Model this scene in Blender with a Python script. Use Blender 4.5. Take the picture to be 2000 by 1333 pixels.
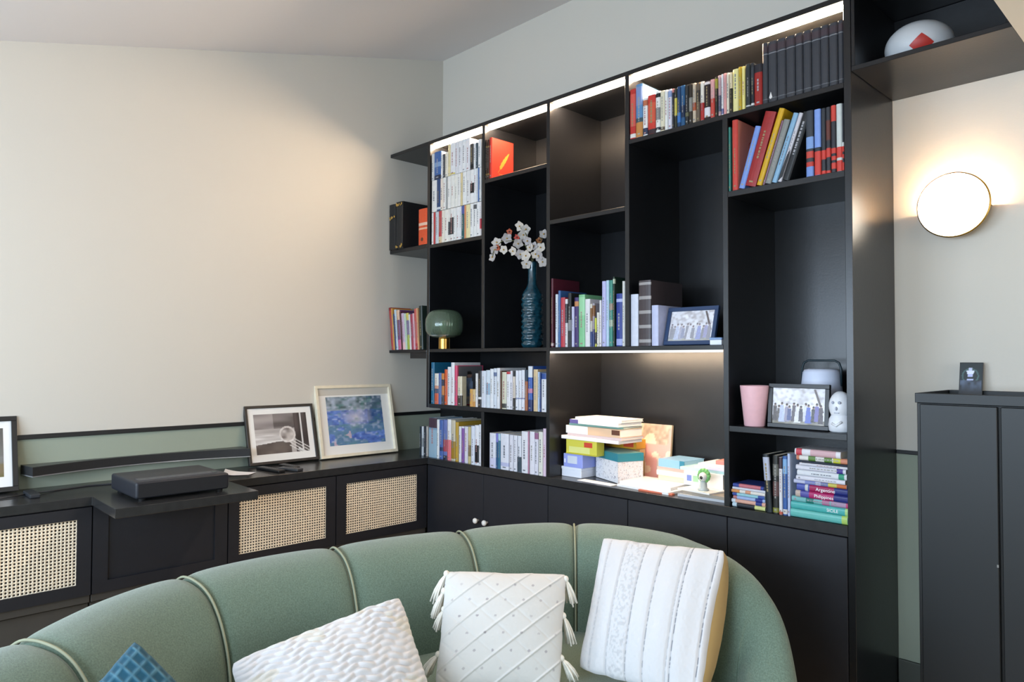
import bpy, bmesh, math, random
from mathutils import Vector, Matrix
random.seed(11)
R = math.radians
scene = bpy.context.scene
for o in list(bpy.data.objects):
    bpy.data.objects.remove(o, do_unlink=True)
COL = scene.collection

# ------------------------------------------------------------------ camera
cam_d = bpy.data.cameras.new('camera'); cam = bpy.data.objects.new('camera', cam_d); COL.objects.link(cam)
cam_d.sensor_width = 36.0; cam_d.lens = 25.192; cam_d.clip_start = 0.02; cam_d.clip_end = 60
FW = Vector((-0.71771601, 0.69585194, 0.02595781)); RT = Vector((0.69613125, 0.71791011, 0.00251954)); UP = Vector((0.01688215, -0.01987836, 0.99965986))
m = Matrix((RT, UP, -FW)).transposed().to_4x4(); m.translation = Vector((3.22196526, -2.46626424, 1.38))
cam.matrix_world = m
scene.camera = cam

# ------------------------------------------------------------------ world, exposure
world = bpy.data.worlds.new('world'); scene.world = world; world.use_nodes = True
bg = world.node_tree.nodes['Background']; bg.inputs[0].default_value = (0.62, 0.78, 1.0, 1); bg.inputs[1].default_value = 1.0
vs = scene.view_settings; vs.view_transform = 'Standard'; vs.look = 'None'; vs.gamma = 1.0; vs.use_curve_mapping = False
vs.exposure = 0.62

# ------------------------------------------------------------------ daylight through the unseen rear windows, plus an added fill from the right
def area(name, loc, target, sx, sy, power, color):
    d = bpy.data.lights.new(name, 'AREA'); d.shape = 'RECTANGLE'; d.size = sx; d.size_y = sy; d.energy = power; d.color = color
    o = bpy.data.objects.new(name, d); COL.objects.link(o); o.location = loc
    o.rotation_euler = (Vector(target) - Vector(loc)).to_track_quat('-Z', 'Y').to_euler()
    return o
area('daylight_garden_window', (0.75, -4.10, 1.50), (0.75, 0, 1.50), 1.7, 1.0, 46, (0.66, 0.82, 1.0))
area('daylight_terrace_window', (2.75, -4.10, 1.50), (2.75, 0, 1.50), 1.5, 1.0, 50, (0.68, 0.84, 1.0))
area('added_right_fill', (5.10, -0.62, 1.62), (0, -0.62, 1.62), 1.0, 1.1, 12, (1.0, 0.95, 0.90))  # added warm fill from the right, no known window behind it

# ------------------------------------------------------------------ helpers
def lin(h):
    c = [int(h[i:i+2], 16)/255 for i in (0, 2, 4)]
    return tuple((x/12.92 if x <= .04045 else ((x+.055)/1.055)**2.4) for x in c) + (1,)
MATS = {}
def mat(hexc, rough=.55, metal=0., spec=.5, noise=0., nscale=40., bump=0., bscale=200., trans=0., name=None, emit=None, alpha=None, sheen=0., coat=0.):
    key = (hexc, rough, metal, spec, noise, nscale, bump, bscale, trans, emit, sheen, coat)
    if key in MATS: return MATS[key]
    M = bpy.data.materials.new(name or 'surface_'+hexc); M.use_nodes = True
    nt = M.node_tree; b = nt.nodes['Principled BSDF']
    c = lin(hexc); b.inputs['Base Color'].default_value = c
    b.inputs['Roughness'].default_value = rough; b.inputs['Metallic'].default_value = metal
    b.inputs['Specular IOR Level'].default_value = spec; b.inputs['Transmission Weight'].default_value = trans
    if sheen: b.inputs['Sheen Weight'].default_value = sheen; b.inputs['Sheen Roughness'].default_value = .5
    if coat: b.inputs['Coat Weight'].default_value = coat; b.inputs['Coat Roughness'].default_value = .1
    tc = nt.nodes.new('ShaderNodeTexCoord')
    if noise:
        n = nt.nodes.new('ShaderNodeTexNoise'); n.inputs['Scale'].default_value = nscale; n.inputs['Detail'].default_value = 4
        nt.links.new(tc.outputs['Object'], n.inputs['Vector'])
        r = nt.nodes.new('ShaderNodeValToRGB')
        r.color_ramp.elements[0].position = .3; r.color_ramp.elements[1].position = .7
        r.color_ramp.elements[0].color = tuple(x*(1-noise) for x in c[:3])+(1,); r.color_ramp.elements[1].color = tuple(min(1, x*(1+noise)) for x in c[:3])+(1,)
        nt.links.new(n.outputs['Fac'], r.inputs['Fac']); nt.links.new(r.outputs['Color'], b.inputs['Base Color'])
    if bump:
        n2 = nt.nodes.new('ShaderNodeTexNoise'); n2.inputs['Scale'].default_value = bscale; n2.inputs['Detail'].default_value = 3
        nt.links.new(tc.outputs['Object'], n2.inputs['Vector'])
        bp = nt.nodes.new('ShaderNodeBump'); bp.inputs['Strength'].default_value = bump; bp.inputs['Distance'].default_value = .002
        nt.links.new(n2.outputs['Fac'], bp.inputs['Height']); nt.links.new(bp.outputs['Normal'], b.inputs['Normal'])
    if emit:
        b.inputs['Emission Color'].default_value = c if len(emit) == 1 else lin(emit[1]); b.inputs['Emission Strength'].default_value = emit[0]
    MATS[key] = M
    return M
def attr_mat(name, rough=.6, spec=.4, bump=0., bscale=500., sheen=0.):
    if name in MATS: return MATS[name]
    M = bpy.data.materials.new(name); M.use_nodes = True; nt = M.node_tree; b = nt.nodes['Principled BSDF']
    a = nt.nodes.new('ShaderNodeAttribute'); a.attribute_name = 'tint'; nt.links.new(a.outputs['Color'], b.inputs['Base Color'])
    b.inputs['Roughness'].default_value = rough; b.inputs['Specular IOR Level'].default_value = spec
    if sheen: b.inputs['Sheen Weight'].default_value = sheen
    if bump:
        tc = nt.nodes.new('ShaderNodeTexCoord'); n2 = nt.nodes.new('ShaderNodeTexNoise'); n2.inputs['Scale'].default_value = bscale
        nt.links.new(tc.outputs['Object'], n2.inputs['Vector']); bp = nt.nodes.new('ShaderNodeBump'); bp.inputs['Strength'].default_value = bump; bp.inputs['Distance'].default_value = .002
        nt.links.new(n2.outputs['Fac'], bp.inputs['Height']); nt.links.new(bp.outputs['Normal'], b.inputs['Normal'])
    MATS[name] = M; return M

class MB:
    def __init__(s): s.v = []; s.f = []
    def quad(s, a, b, c, d): n = len(s.v); s.v += [a, b, c, d]; s.f.append((n, n+1, n+2, n+3)); return s
    def box(s, x0, x1, y0, y1, z0, z1):
        n = len(s.v)
        s.v += [(x0,y0,z0),(x1,y0,z0),(x1,y1,z0),(x0,y1,z0),(x0,y0,z1),(x1,y0,z1),(x1,y1,z1),(x0,y1,z1)]
        s.f += [(n+3,n+2,n+1,n),(n+4,n+5,n+6,n+7),(n,n+1,n+5,n+4),(n+1,n+2,n+6,n+5),(n+2,n+3,n+7,n+6),(n+3,n,n+4,n+7)]; return s
    def obox(s, mtx, x0, x1, y0, y1, z0, z1):
        k = len(s.v); s.box(x0, x1, y0, y1, z0, z1)
        for i in range(k, len(s.v)): s.v[i] = tuple(mtx @ Vector(s.v[i]))
        return s
    def prism(s, pts, a, b, ax='z'):
        n = len(s.v); k = len(pts)
        def P(p, t): return {'z': (p[0], p[1], t), 'y': (p[0], t, p[1]), 'x': (t, p[0], p[1])}[ax]
        s.v += [P(p, a) for p in pts] + [P(p, b) for p in pts]
        s.f += [tuple(n+i for i in range(k)), tuple(n+k+i for i in reversed(range(k)))]
        s.f += [(n+i, n+k+i, n+k+(i+1) % k, n+(i+1) % k) for i in range(k)]; return s
    def lathe(s, prof, n=24, c=(0, 0, 0), cap=True, flute=0., flute_n=0):
        b = len(s.v)
        for r, z in prof:
            for i in range(n):
                a = 2*math.pi*i/n; rr = r*(1+flute*math.cos(flute_n*a)) if flute else r
                s.v.append((c[0]+rr*math.cos(a), c[1]+rr*math.sin(a), c[2]+z))
        for j in range(len(prof)-1):
            for i in range(n):
                s.f.append((b+j*n+i, b+j*n+(i+1) % n, b+(j+1)*n+(i+1) % n, b+(j+1)*n+i))
        if cap:
            s.f.append(tuple(b+i for i in reversed(range(n)))); s.f.append(tuple(b+(len(prof)-1)*n+i for i in range(n)))
        return s
    def tube(s, pts, r, n=8, cap=True):
        pts = [Vector(p) for p in pts]; b = len(s.v); k = len(pts)
        rs = r if isinstance(r, (list, tuple)) else [r]*k
        nrm = None
        for i, p in enumerate(pts):
            t = (pts[min(i+1, k-1)]-pts[max(i-1, 0)])
            if t.length < 1e-9: t = Vector((0, 0, 1))
            t.normalize()
            if nrm is None: nrm = t.orthogonal().normalized()
            else:
                nrm = nrm - t*nrm.dot(t)
                nrm = t.orthogonal().normalized() if nrm.length < 1e-6 else nrm.normalized()
            bi = t.cross(nrm)
            for j in range(n):
                a = 2*math.pi*j/n; s.v.append(tuple(p+(nrm*math.cos(a)+bi*math.sin(a))*rs[i]))
        for i in range(k-1):
            for j in range(n): s.f.append((b+i*n+j, b+i*n+(j+1) % n, b+(i+1)*n+(j+1) % n, b+(i+1)*n+j))
        if cap:
            s.f.append(tuple(b+j for j in reversed(range(n)))); s.f.append(tuple(b+(k-1)*n+j for j in range(n)))
        return s
    def ball(s, c, rx, ry=None, rz=None, nu=14, nv=9):
        ry = ry or rx; rz = rz or rx; b = len(s.v)
        s.v.append((c[0], c[1], c[2]-rz))
        for j in range(1, nv):
            t = -math.pi/2+math.pi*j/nv
            for i in range(nu):
                a = 2*math.pi*i/nu; s.v.append((c[0]+rx*math.cos(t)*math.cos(a), c[1]+ry*math.cos(t)*math.sin(a), c[2]+rz*math.sin(t)))
        s.v.append((c[0], c[1], c[2]+rz)); e = len(s.v)-1
        for i in range(nu): s.f.append((b, b+1+(i+1) % nu, b+1+i))
        for j in range(nv-2):
            for i in range(nu):
                q = b+1+j*nu; s.f.append((q+i, q+(i+1) % nu, q+nu+(i+1) % nu, q+nu+i))
        q = b+1+(nv-2)*nu
        for i in range(nu): s.f.append((q+i, q+(i+1) % nu, e))
        return s
    def mesh(s, name, m, smooth=False, bevel=0., seg=2):
        me = bpy.data.meshes.new(name); me.from_pydata([tuple(v) for v in s.v], [], s.f)
        bm = bmesh.new(); bm.from_mesh(me)
        if bevel:
            es = [e for e in bm.edges if len(e.link_faces) == 2 and e.calc_face_angle(0) > .6]
            bmesh.ops.bevel(bm, geom=es, offset=bevel, segments=seg, profile=.6, affect='EDGES', clamp_overlap=True)
        bmesh.ops.recalc_face_normals(bm, faces=bm.faces)
        for f in bm.faces: f.smooth = smooth
        bm.to_mesh(me); bm.free()
        me.materials.append(m); return me
    def build(s, name, m, parent=None, smooth=False, bevel=0., seg=2, local=False):
        o = bpy.data.objects.new(name, s.mesh(name, m, smooth, bevel, seg)); COL.objects.link(o)
        if parent is not None: attach(o, parent, local)
        return o
def attach(o, parent, local=False):
    o.parent = parent
    if not local: o.matrix_parent_inverse = world_of(parent).inverted()
def world_of(o):
    mm = o.matrix_basis.copy()
    if o.parent is not None: mm = world_of(o.parent) @ o.matrix_parent_inverse @ mm
    return mm
def tag(o, label=None, cat=None, group=None, kind=None):
    if label: o['label'] = label
    if cat: o['category'] = cat
    if group: o['group'] = group
    if kind: o['kind'] = kind
    return o
def thing(name, label, cat, loc=(0, 0, 0), group=None, mtx=None):
    o = bpy.data.objects.new(name, None); COL.objects.link(o); o.empty_display_size = .05
    if mtx is not None: o.matrix_basis = mtx
    else: o.location = loc
    return tag(o, label, cat, group)
def struct(o): o['kind'] = 'structure'; return o
def raster(name, w, h, nx, ny, fn, parent, m=None, y=0., x0=0., z0=0., plane='xz'):
    """flat printed sheet: a grid whose points carry the printed colour"""
    vs_, fs, cs = [], [], []
    for j in range(ny+1):
        for i in range(nx+1):
            u, v = i/nx, j/ny
            vs_.append((x0+u*w, y, z0+v*h) if plane == 'xz' else (x0+u*w, z0+v*h, y) if plane == 'xy' else (y, x0+u*w, z0+v*h)); c = fn(u, v); cs.append(lin(c) if isinstance(c, str) else tuple(c)+(1,))
    for j in range(ny):
        for i in range(nx):
            a = j*(nx+1)+i; fs.append((a, a+1, a+nx+2, a+nx+1))
    me = bpy.data.meshes.new(name); me.from_pydata(vs_, [], fs)
    at = me.color_attributes.new('tint', 'FLOAT_COLOR', 'POINT')
    for i, c in enumerate(cs): at.data[i].color = c
    me.materials.append(m or attr_mat('printed_paper', .35, .5))
    o = bpy.data.objects.new(name, me); COL.objects.link(o); o.parent = parent
    return o
def mix(a, b, t): t = max(0, min(1, t)); return tuple(a[i]*(1-t)+b[i]*t for i in range(3))
def vn(x, y, s=0):      # value noise
    def hsh(i, j): return (math.sin(i*127.1+j*311.7+s*74.7)*43758.5453) % 1
    xi, yi = math.floor(x), math.floor(y); fx, fy = x-xi, y-yi; fx = fx*fx*(3-2*fx); fy = fy*fy*(3-2*fy)
    return (hsh(xi, yi)*(1-fx)+hsh(xi+1, yi)*fx)*(1-fy)+(hsh(xi, yi+1)*(1-fx)+hsh(xi+1, yi+1)*fx)*fy
def txt(body, size, m, parent, mtx, name='title', extrude=.0003):
    cu = bpy.data.curves.new(name, 'FONT'); cu.body = body; cu.size = size; cu.extrude = extrude; cu.align_x = 'LEFT'
    t = bpy.data.objects.new(name, cu); COL.objects.link(t)
    dg = bpy.context.evaluated_depsgraph_get(); me = bpy.data.meshes.new_from_object(t.evaluated_get(dg))
    bpy.data.objects.remove(t, do_unlink=True)
    me.materials.clear(); me.materials.append(m)
    o = bpy.data.objects.new(name, me); COL.objects.link(o); o.parent = parent; o.matrix_basis = mtx
    return o

BLACK = mat('16171a', .30, spec=.5, noise=.12, nscale=30, bump=.08, bscale=120, name='black_stained_wood')
TOPBLACK = mat('2c2c2d', .26, spec=.5, noise=.15, nscale=25, bump=.08, bscale=120, name='black_worktop')
DOORBLACK = mat('1f2026', .5, spec=.4, noise=.08, nscale=20, name='black_painted_door')
TAUPE = mat('3f3c38', .6, noise=.1, nscale=12, name='dark_taupe_plinth')
BRASS = mat('b9924a', .28, metal=1., name='brushed_brass')
WHITE = mat('efeeea', .45, name='white_ceramic')
PAGES = mat('e4dfd2', .8, noise=.05, nscale=300, name='book_pages')

# ------------------------------------------------------------------ the room
FZ = 0.15                     # floor level
XL, YB, YR, XR = -0.382, 0.402, -4.20, 5.20
def wall_mat(name, up, low, zr=1.046):
    M = bpy.data.materials.new(name); M.use_nodes = True; nt = M.node_tree; b = nt.nodes['Principled BSDF']
    tc = nt.nodes.new('ShaderNodeTexCoord'); sp = nt.nodes.new('ShaderNodeSeparateXYZ'); nt.links.new(tc.outputs['Object'], sp.inputs[0])
    gt = nt.nodes.new('ShaderNodeMath'); gt.operation = 'GREATER_THAN'; gt.inputs[1].default_value = zr; nt.links.new(sp.outputs['Z'], gt.inputs[0])
    mx = nt.nodes.new('ShaderNodeMix'); mx.data_type = 'RGBA'; mx.inputs['A'].default_value = lin(low); mx.inputs['B'].default_value = lin(up)
    nt.links.new(gt.outputs[0], mx.inputs['Factor']); nt.links.new(mx.outputs['Result'], b.inputs['Base Color'])
    n = nt.nodes.new('ShaderNodeTexNoise'); n.inputs['Scale'].default_value = 140; n.inputs['Detail'].default_value = 4; nt.links.new(tc.outputs['Object'], n.inputs['Vector'])
    bp = nt.nodes.new('ShaderNodeBump'); bp.inputs['Strength'].default_value = .12; bp.inputs['Distance'].default_value = .002
    nt.links.new(n.outputs['Fac'], bp.inputs['Height']); nt.links.new(bp.outputs['Normal'], b.inputs['Normal'])
    b.inputs['Roughness'].default_value = .85; b.inputs['Specular IOR Level'].default_value = .2
    return M
WALL = wall_mat('painted_wall', 'cfcac0', '9ba393')
CEIL = mat('e6e3e4', .9, spec=.1, bump=.1, bscale=90, name='ceiling_paint')
def cz(y): return 3.205+.258*y
struct(MB().prism([(YR-.1, FZ-.1), (YB+.1, FZ-.1), (YB+.1, 3.6), (YR-.1, 2.3)], XL-.1, XL, 'x').build('wall_left', WALL))
struct(MB().box(XL-.1, XR+.1, YB, YB+.1, FZ-.1, 3.6).build('wall_back', WALL))
# rear wall with two windows, right wall with one opening added for the fill light
w = MB()
zt = 2.3
for x0, x1, z0, z1 in [(XL, -.10, FZ-.1, zt), (1.60, 2.0, FZ-.1, zt), (3.50, XR, FZ-.1, zt), (-.10, 1.60, FZ-.1, 1.0), (-.10, 1.60, 2.0, zt), (2.0, 3.5, FZ-.1, 1.0), (2.0, 3.5, 2.0, zt)]:
    w.box(x0, x1, YR-.1, YR, z0, z1)
struct(w.build('wall_rear', WALL))
w = MB()
for y0, y1, z0, z1 in [(YR-.1, -1.14, FZ-.1, 3.6), (-.10, YB+.1, FZ-.1, 3.6), (-1.14, -.10, FZ-.1, 1.05), (-1.14, -.10, 2.2, 3.6)]:
    w.box(XR, XR+.1, y0, y1, z0, z1)
struct(w.build('wall_right', WALL))
WF = mat('e8e6e0', .4, name='white_window_frame')
def window(n, pts, ax):
    a0, a1, z0, z1 = pts; t = .05; mb = MB()
    for q in [(a0, a0+t, z0, z1), (a1-t, a1, z0, z1), (a0, a1, z0, z0+t), (a0, a1, z1-t, z1), ((a0+a1)/2-t/2, (a0+a1)/2+t/2, z0, z1)]:
        if ax == 'y': mb.box(q[0], q[1], YR-.09, YR-.03, q[2], q[3])
        else: mb.box(XR+.03, XR+.09, q[0], q[1], q[2], q[3])
    return struct(mb.build('window_%d' % n, WF))
window(1, (-.10, 1.60, 1.0, 2.0), 'y'); window(2, (2.0, 3.5, 1.0, 2.0), 'y'); window(3, (-1.14, -.10, 1.05, 2.2), 'x')  # the third window is made up to go with the right-hand fill
struct(MB().box(XL-.1, XR+.1, YR-.1, YB+.1, FZ-.1, FZ).build('floor', mat('b49a78', .5, noise=.2, nscale=8, name='oak_floor')))
struct(MB().prism([(YR-.1, cz(YR-.1)), (YB+.1, cz(YB+.1)), (YB+.1, cz(YB+.1)+.12), (YR-.1, cz(YR-.1)+.12)], XL-.1, XR+.1, 'x').build('ceiling', CEIL))
# the mezzanine floor that hangs over the right of the room
struct(MB().box(2.757, XR, -3.25, YB, 2.349, 2.56).build('ceiling_2', mat('e4d8c8', .85, spec=.2, bump=.1, bscale=90, name='mezzanine_paint')))
# chair rail round the room, baseboard in the gap beside the tall cabinet
RAIL = mat('17181a', .4, name='black_rail')
struct(MB().box(XL, XL+.009, YR, -.002, 1.038, 1.058).build('trim_1', RAIL, bevel=.002))
struct(MB().box(XL, XL+.009, .0, .390, 1.038, 1.058).build('trim_2', RAIL, bevel=.002))
struct(MB().box(2.306, 2.475, YB-.009, YB, 1.038, 1.052).build('trim_3', RAIL, bevel=.002))
struct(MB().box(2.307, XR, YB-.014, YB, FZ, .292).build('baseboard_back', mat('4e524c', .5, name='grey_green_baseboard'), bevel=.003))

# ------------------------------------------------------------------ bookcase
T = .011
def bx(name, x0, x1, y0, y1, z0, z1, m, parent, bevel=.0012): return MB().box(x0, x1, y0, y1, z0, z1).build(name, m, parent, bevel=bevel, seg=1)
BC = thing('bookcase', 'tall black wooden bookcase with five bays and strip lights along its top', 'bookcase', (1.15, .2, .794))
def X(i): return .46*i
BK = .384
bx('back_panel', -.011, 2.281, BK, .400, .83, 2.598, BLACK, BC)
bx('side_panel', -.014, .010, 0, BK, 1.111, 2.597, BLACK, BC)
bx('side_panel', 2.281, 2.305, 0, .400, FZ, 2.66, BLACK, BC)
bx('back_panel', XL+.001, -.0115, .392, .4015, .8305, 1.1095, BLACK, BC)  # dark filler added so the view through the corner bay stays dark
bx('top_panel', -.014, 2.281, 0, BK, 2.597, 2.617, BLACK, BC)
bx('base_shelf', .0015, 2.281, -.002, BK, .794, .830, TOPBLACK, BC)
for i, z0, z1 in [(1, 1.438, 2.597), (1, .830, 1.110), (2, .830, 2.597), (3, 1.438, 2.597), (4, .830, 2.302)]:
    bx('divider', X(i)-T, X(i)+T, .0005, BK, z0, z1, BLACK, BC)
for a, b_, z0, z1 in [(0, 1, 2.006, 2.026), (1, 2, 2.293, 2.313), (2, 3, 2.017, 2.037), (3, 5, 2.300, 2.319), (4, 5, 1.998, 2.020), (0, 2, 1.420, 1.438), (2, 4, 1.420, 1.438), (0, 2, 1.110, 1.132), (4, 5, 1.112, 1.134)]:
    bx('shelf', X(a)+(T if a else .010), X(b_)-(T if b_ < 5 else .019), .001, BK, z0, z1, BLACK, BC)
LEDM = mat('fff0d8', .5, emit=(150., 'ffe0bc'), name='led_strip_top')
for a, b_ in [(0, 1), (1, 2), (2, 3), (3, 5)]:
    x0, x1 = X(a)+T, X(b_)-(T if b_ < 5 else .019)
    MB().prism([(.026, 2.597), (.028, 2.585), (.040, 2.581), (.052, 2.597)], x0+.002, x1-.002, 'x').build('led_strip', LEDM, BC)
LEDN = mat('fff2e2', .5, emit=(150., 'ffe2c0'), name='led_strip_nook')
MB().box(X(2)+T+.012, X(4)-T-.002, .010, .020, 1.4125, 1.4200).build('led_strip', LEDN, BC)
MB().box(X(2)+T+.002, X(4)-T-.002, .001, .009, 1.4100, 1.4200).build('led_profile', mat('c9c8c6', .35, emit=(.25, 'fff0e0'), name='frosted_led_profile'), BC)

# base cabinets under the bookcase
def base_cabinet(label, doors, x0, x1):
    c = thing('base_cabinet', label, 'cabinet', ((x0+x1)/2, .2, FZ), 'black base cabinets under the bookcase')
    bx('body', x0+.001, x1-.001, .019, .395, FZ, .7925, DOORBLACK, c)
    for a, b_, k in doors:
        d = bx('door', a+.0015, b_-.0015, 0, .018, .215, .790, DOORBLACK, c, bevel=.0018)
        if k is not None:
            mb = MB(); q = MB().lathe([(.0055, 0), (.0055, .012), (.0125, .017), (.0145, .024), (.0120, .030), (.0055, .033), (.001, .034)], 18)
            mb.v = [(k+v[0], -v[2], .551+v[1]) for v in q.v]; mb.f = q.f
            kn = mb.build('knob', WHITE, d, smooth=True); kn['label'] = 'round white porcelain knob'
    bx('toe_kick', x0+.001, x1-.001, .03, .040, FZ, .214, TAUPE, c)
    return c
base_cabinet('black base cabinet with two doors and white round knobs below the bookcase corner', [(.0, .4675, .433), (.4675, .921, .502)], .0015, .921)
base_cabinet('plain black base cabinet under the left half of the paper-filled nook', [(.921, 1.381, None)], .921, 1.381)
base_cabinet('plain black base cabinet under the right half of the paper-filled nook', [(1.381, 1.841, None)], 1.381, 1.841)
base_cabinet('plain black base cabinet under the travel guide shelf at the right end', [(1.841, 2.280, None)], 1.841, 2.280)

# corner shelves between bookcase and left wall
for z0, z1, lab, extra in [(2.597, 2.617, 'empty black corner shelf at the top, left of the bookcase', 0), (2.012, 2.034, 'black corner shelf holding the two black-spined books', 0), (1.418, 1.434, 'black corner shelf holding the slanted colourful books', 1)]:
    s = thing('corner_shelf', lab, 'shelf', (-.2, .2, z0), 'black shelves in the corner')
    bx('board', XL+.001, -.0145, 0, .400, z0, z1, BLACK, s)
    if extra: bx('bracket', -.172, -.016, .002, .10, 1.385, 1.4179, BLACK, s)

# overhead shelf box reaching over the wall lamp
oh = thing('overhead_shelf', 'black open overhead shelf box above the round wall lamp', 'shelf', (2.53, .2, 2.349))
bx('bottom_panel', 2.306, 2.7565, 0, .401, 2.349, 2.365, BLACK, oh)
bx('back_panel', 2.306, 2.7565, .388, .401, 2.3655, 2.64, BLACK, oh)
bx('side_panel', 2.306, 2.318, .001, .387, 2.3655, 2.64, BLACK, oh)
bx('side_panel', 2.741, 2.7565, .001, .387, 2.3655, 2.64, BLACK, oh)
bx('top_panel', 2.306, 2.7565, 0, .401, 2.6405, 2.66, BLACK, oh)

# ------------------------------------------------------------------ sideboard along the left wall
CANE = mat('f4e2c8', .6, noise=.12, nscale=60, name='woven_cane')
def cane_mesh(w_, h_, nx, ny):
    mb = MB(); px, pz = w_/nx, h_/ny
    for j in range(ny):
        for i in range(nx):
            cx_, cy_ = (i+.5)*px, (j+.5)*pz; r = .29
            ring = [(cx_+px*r*math.cos(R(22.5+45*k))*1.05, cy_+pz*r*math.sin(R(22.5+45*k))*1.05) for k in range(8)]
            x0, x1, z0, z1 = i*px, (i+1)*px, j*pz, (j+1)*pz
            outer = [(x1, cy_+pz*.2), (cx_+px*.2, z1), (cx_-px*.2, z1), (x0, cy_+pz*.2), (x0, cy_-pz*.2), (cx_-px*.2, z0), (cx_+px*.2, z0), (x1, cy_-pz*.2)]
            n = len(mb.v)
            wob = .0006*((i+j) % 2)
            mb.v += [(-.0008*0-.001, p[0], p[1]) for p in ring] + [(wob, p[0], p[1]) for p in outer] + [(wob, x1, z1), (wob, x0, z1), (wob, x0, z0), (wob, x1, z0)]
            for k in range(8): mb.f.append((n+k, n+8+k, n+8+(k+1) % 8, n+(k+1) % 8))
            for k, c_ in [(0, 16), (2, 17), (4, 18), (6, 19)]: mb.f.append((n+8+k, n+c_, n+8+k+1))
    return mb.mesh('cane_webbing', CANE)
CANEME = cane_mesh(.446, .257, 34, 20)
def unit(label, y0, y1, kind, c0=None, c1=None):
    u = thing('sideboard_cabinet', label, 'cabinet', (-.19, (y0+y1)/2, FZ), 'sideboard cabinets along the left wall')
    mb = MB().box(XL+.005, -.021, y0+.001, y0+.017, .441, .792).box(XL+.005, -.021, y1-.017, y1-.001, .441, .792).box(XL+.005, -.021, y0+.018, y1-.018, .441, .457).box(XL+.005, -.021, y0+.018, y1-.018, .776, .792).box(XL+.005, XL+.012, y0+.018, y1-.018, .458, .775)
    mb.build('body', DOORBLACK, u)
    z0, z1 = .442, .789; a, b_ = (c0, c1); ca, cb = .488, .745
    fr = MB().box(-.02, 0, y0+.0015, a, z0, z1).box(-.02, 0, b_, y1-.0015, z0, z1).box(-.02, 0, a, b_, z0, ca).box(-.02, 0, a, b_, cb, z1)
    d = fr.build('door', DOORBLACK, u)
    if kind == 'cane':
        o = bpy.data.objects.new('cane_webbing', CANEME); COL.objects.link(o); o.location = (-.007, a, ca); attach(o, d)
        o.scale = (1, (b_-a)/.446, 1); o['kind'] = 'stuff'; o['label'] = 'pale woven cane webbing'
        bx('lining', -.0185, -.013, a-.0, b_, ca, cb, mat('2b2622', .8, name='dark_lining'), d, bevel=0)
    else:
        bx('inset_panel', -.016, -.008, a, b_, ca, cb, DOORBLACK, d, bevel=0)
    bx('plinth', -.345, -.030, y0+.001, y1-.001, FZ, .405, TAUPE, u, bevel=.003)
    bx('plinth_strip', -.345, -.012, y0+.001, y1-.001, .409, .4405, TAUPE, u, bevel=.002)
unit('black cane-fronted sideboard cabinet nearest the bookcase', -.573, -.002, 'cane', -.516, -.070)
unit('black cane-fronted sideboard cabinet below the remotes and monochrome photo', -1.121, -.575, 'cane', -1.070, -.628)
unit('plain black sideboard cabinet under the jutting worktop and projector', -1.665, -1.123, 'plain', -1.608, -1.180)
unit('black cane-fronted sideboard cabinet at the far left of the photo', -2.213, -1.667, 'cane', -2.162, -1.719)
wt = thing('worktop', 'long black worktop along the left wall with a jutting ledge', 'worktop', (-.19, -1.1, .794))
MB().prism([(XL+.001, -2.3), (0, -2.3), (0, -1.668), (.325, -1.674), (.325, -1.131), (0, -1.125), (0, .0), (0, .401), (XL+.001, .401)], .794, .830, 'z').build('top', TOPBLACK, wt, bevel=.0015, seg=1)

# ------------------------------------------------------------------ tall cabinet at the right
CB = mat('14181b', .45, spec=.45, name='black_lacquered_metal')
tc_ = thing('tall_cabinet', 'tall black metal cabinet with tray top standing right of the bookcase', 'cabinet', (2.80, .2, FZ))
bx('body', 2.480, 3.15, .046, .385, FZ, 1.2465, mat('0f1112', .5, name='cabinet_body_black'), tc_)  # body is a deeper black than the doors
for a, b_ in [(2.493, 2.6985), (2.7075, 2.92), (2.929, 3.14)]:
    bx('door', a, b_, .028, .045, .20, 1.2435, CB, tc_, bevel=.002)
MB().box(2.479, 3.15, .029, .040, 1.2475, 1.278).box(2.479, 2.484, .0405, .386, 1.2475, 1.278).box(2.4845, 3.15, .380, .386, 1.2475, 1.278).build('tray_rim', CB, tc_, bevel=.0012, seg=1)
bx('tray_floor', 2.4845, 3.15, .0405, .3795, 1.2475, 1.254, CB, tc_)
bx('latch', 2.694, 2.6985, .024, .0278, .775, .783, mat('9a9a9a', .3, metal=1), tc_, bevel=0)
cd = thing('picture_card', 'small dark picture card leaning on the wall above the tall cabinet', 'card', mtx=Matrix.Translation((2.5195, .352, 1.2545)) @ Matrix.Rotation(-.20, 4, 'X'))
MB().box(0, .069, 0, .006, 0, .122).build('panel', mat('1b1f22', .35), cd, local=True)
def card(u, v):
    c = (.012, .022, .026)
    r = math.hypot((u-.47)*.57, v-.62)
    if .19 < r < .23 and v > .45: c = (.06, .13, .13)
    if v < .48: c = mix((.01, .012, .016), (.10, .14, .22), vn(u*7, v*10, 3)*max(0, min(1, (v-.1)*3.2)))
    if abs(u-.47) < .09 and .79 < v < .86: c = (.55, .6, .8)
    if .68 < v < .78 and abs(u-.47) < .20-(.78-v)*.6: c = (.8, .85, 1)
    if .60 < v < .68 and abs(u-.47) < .11: c = (.5, .55, .85)
    if .48 < v < .53 and abs(u-.47) < .15: c = (.55, .62, .9)
    return c
raster('print', .063, .116, 30, 48, card, cd, y=-.0004, x0=.003, z0=.003)

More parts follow.
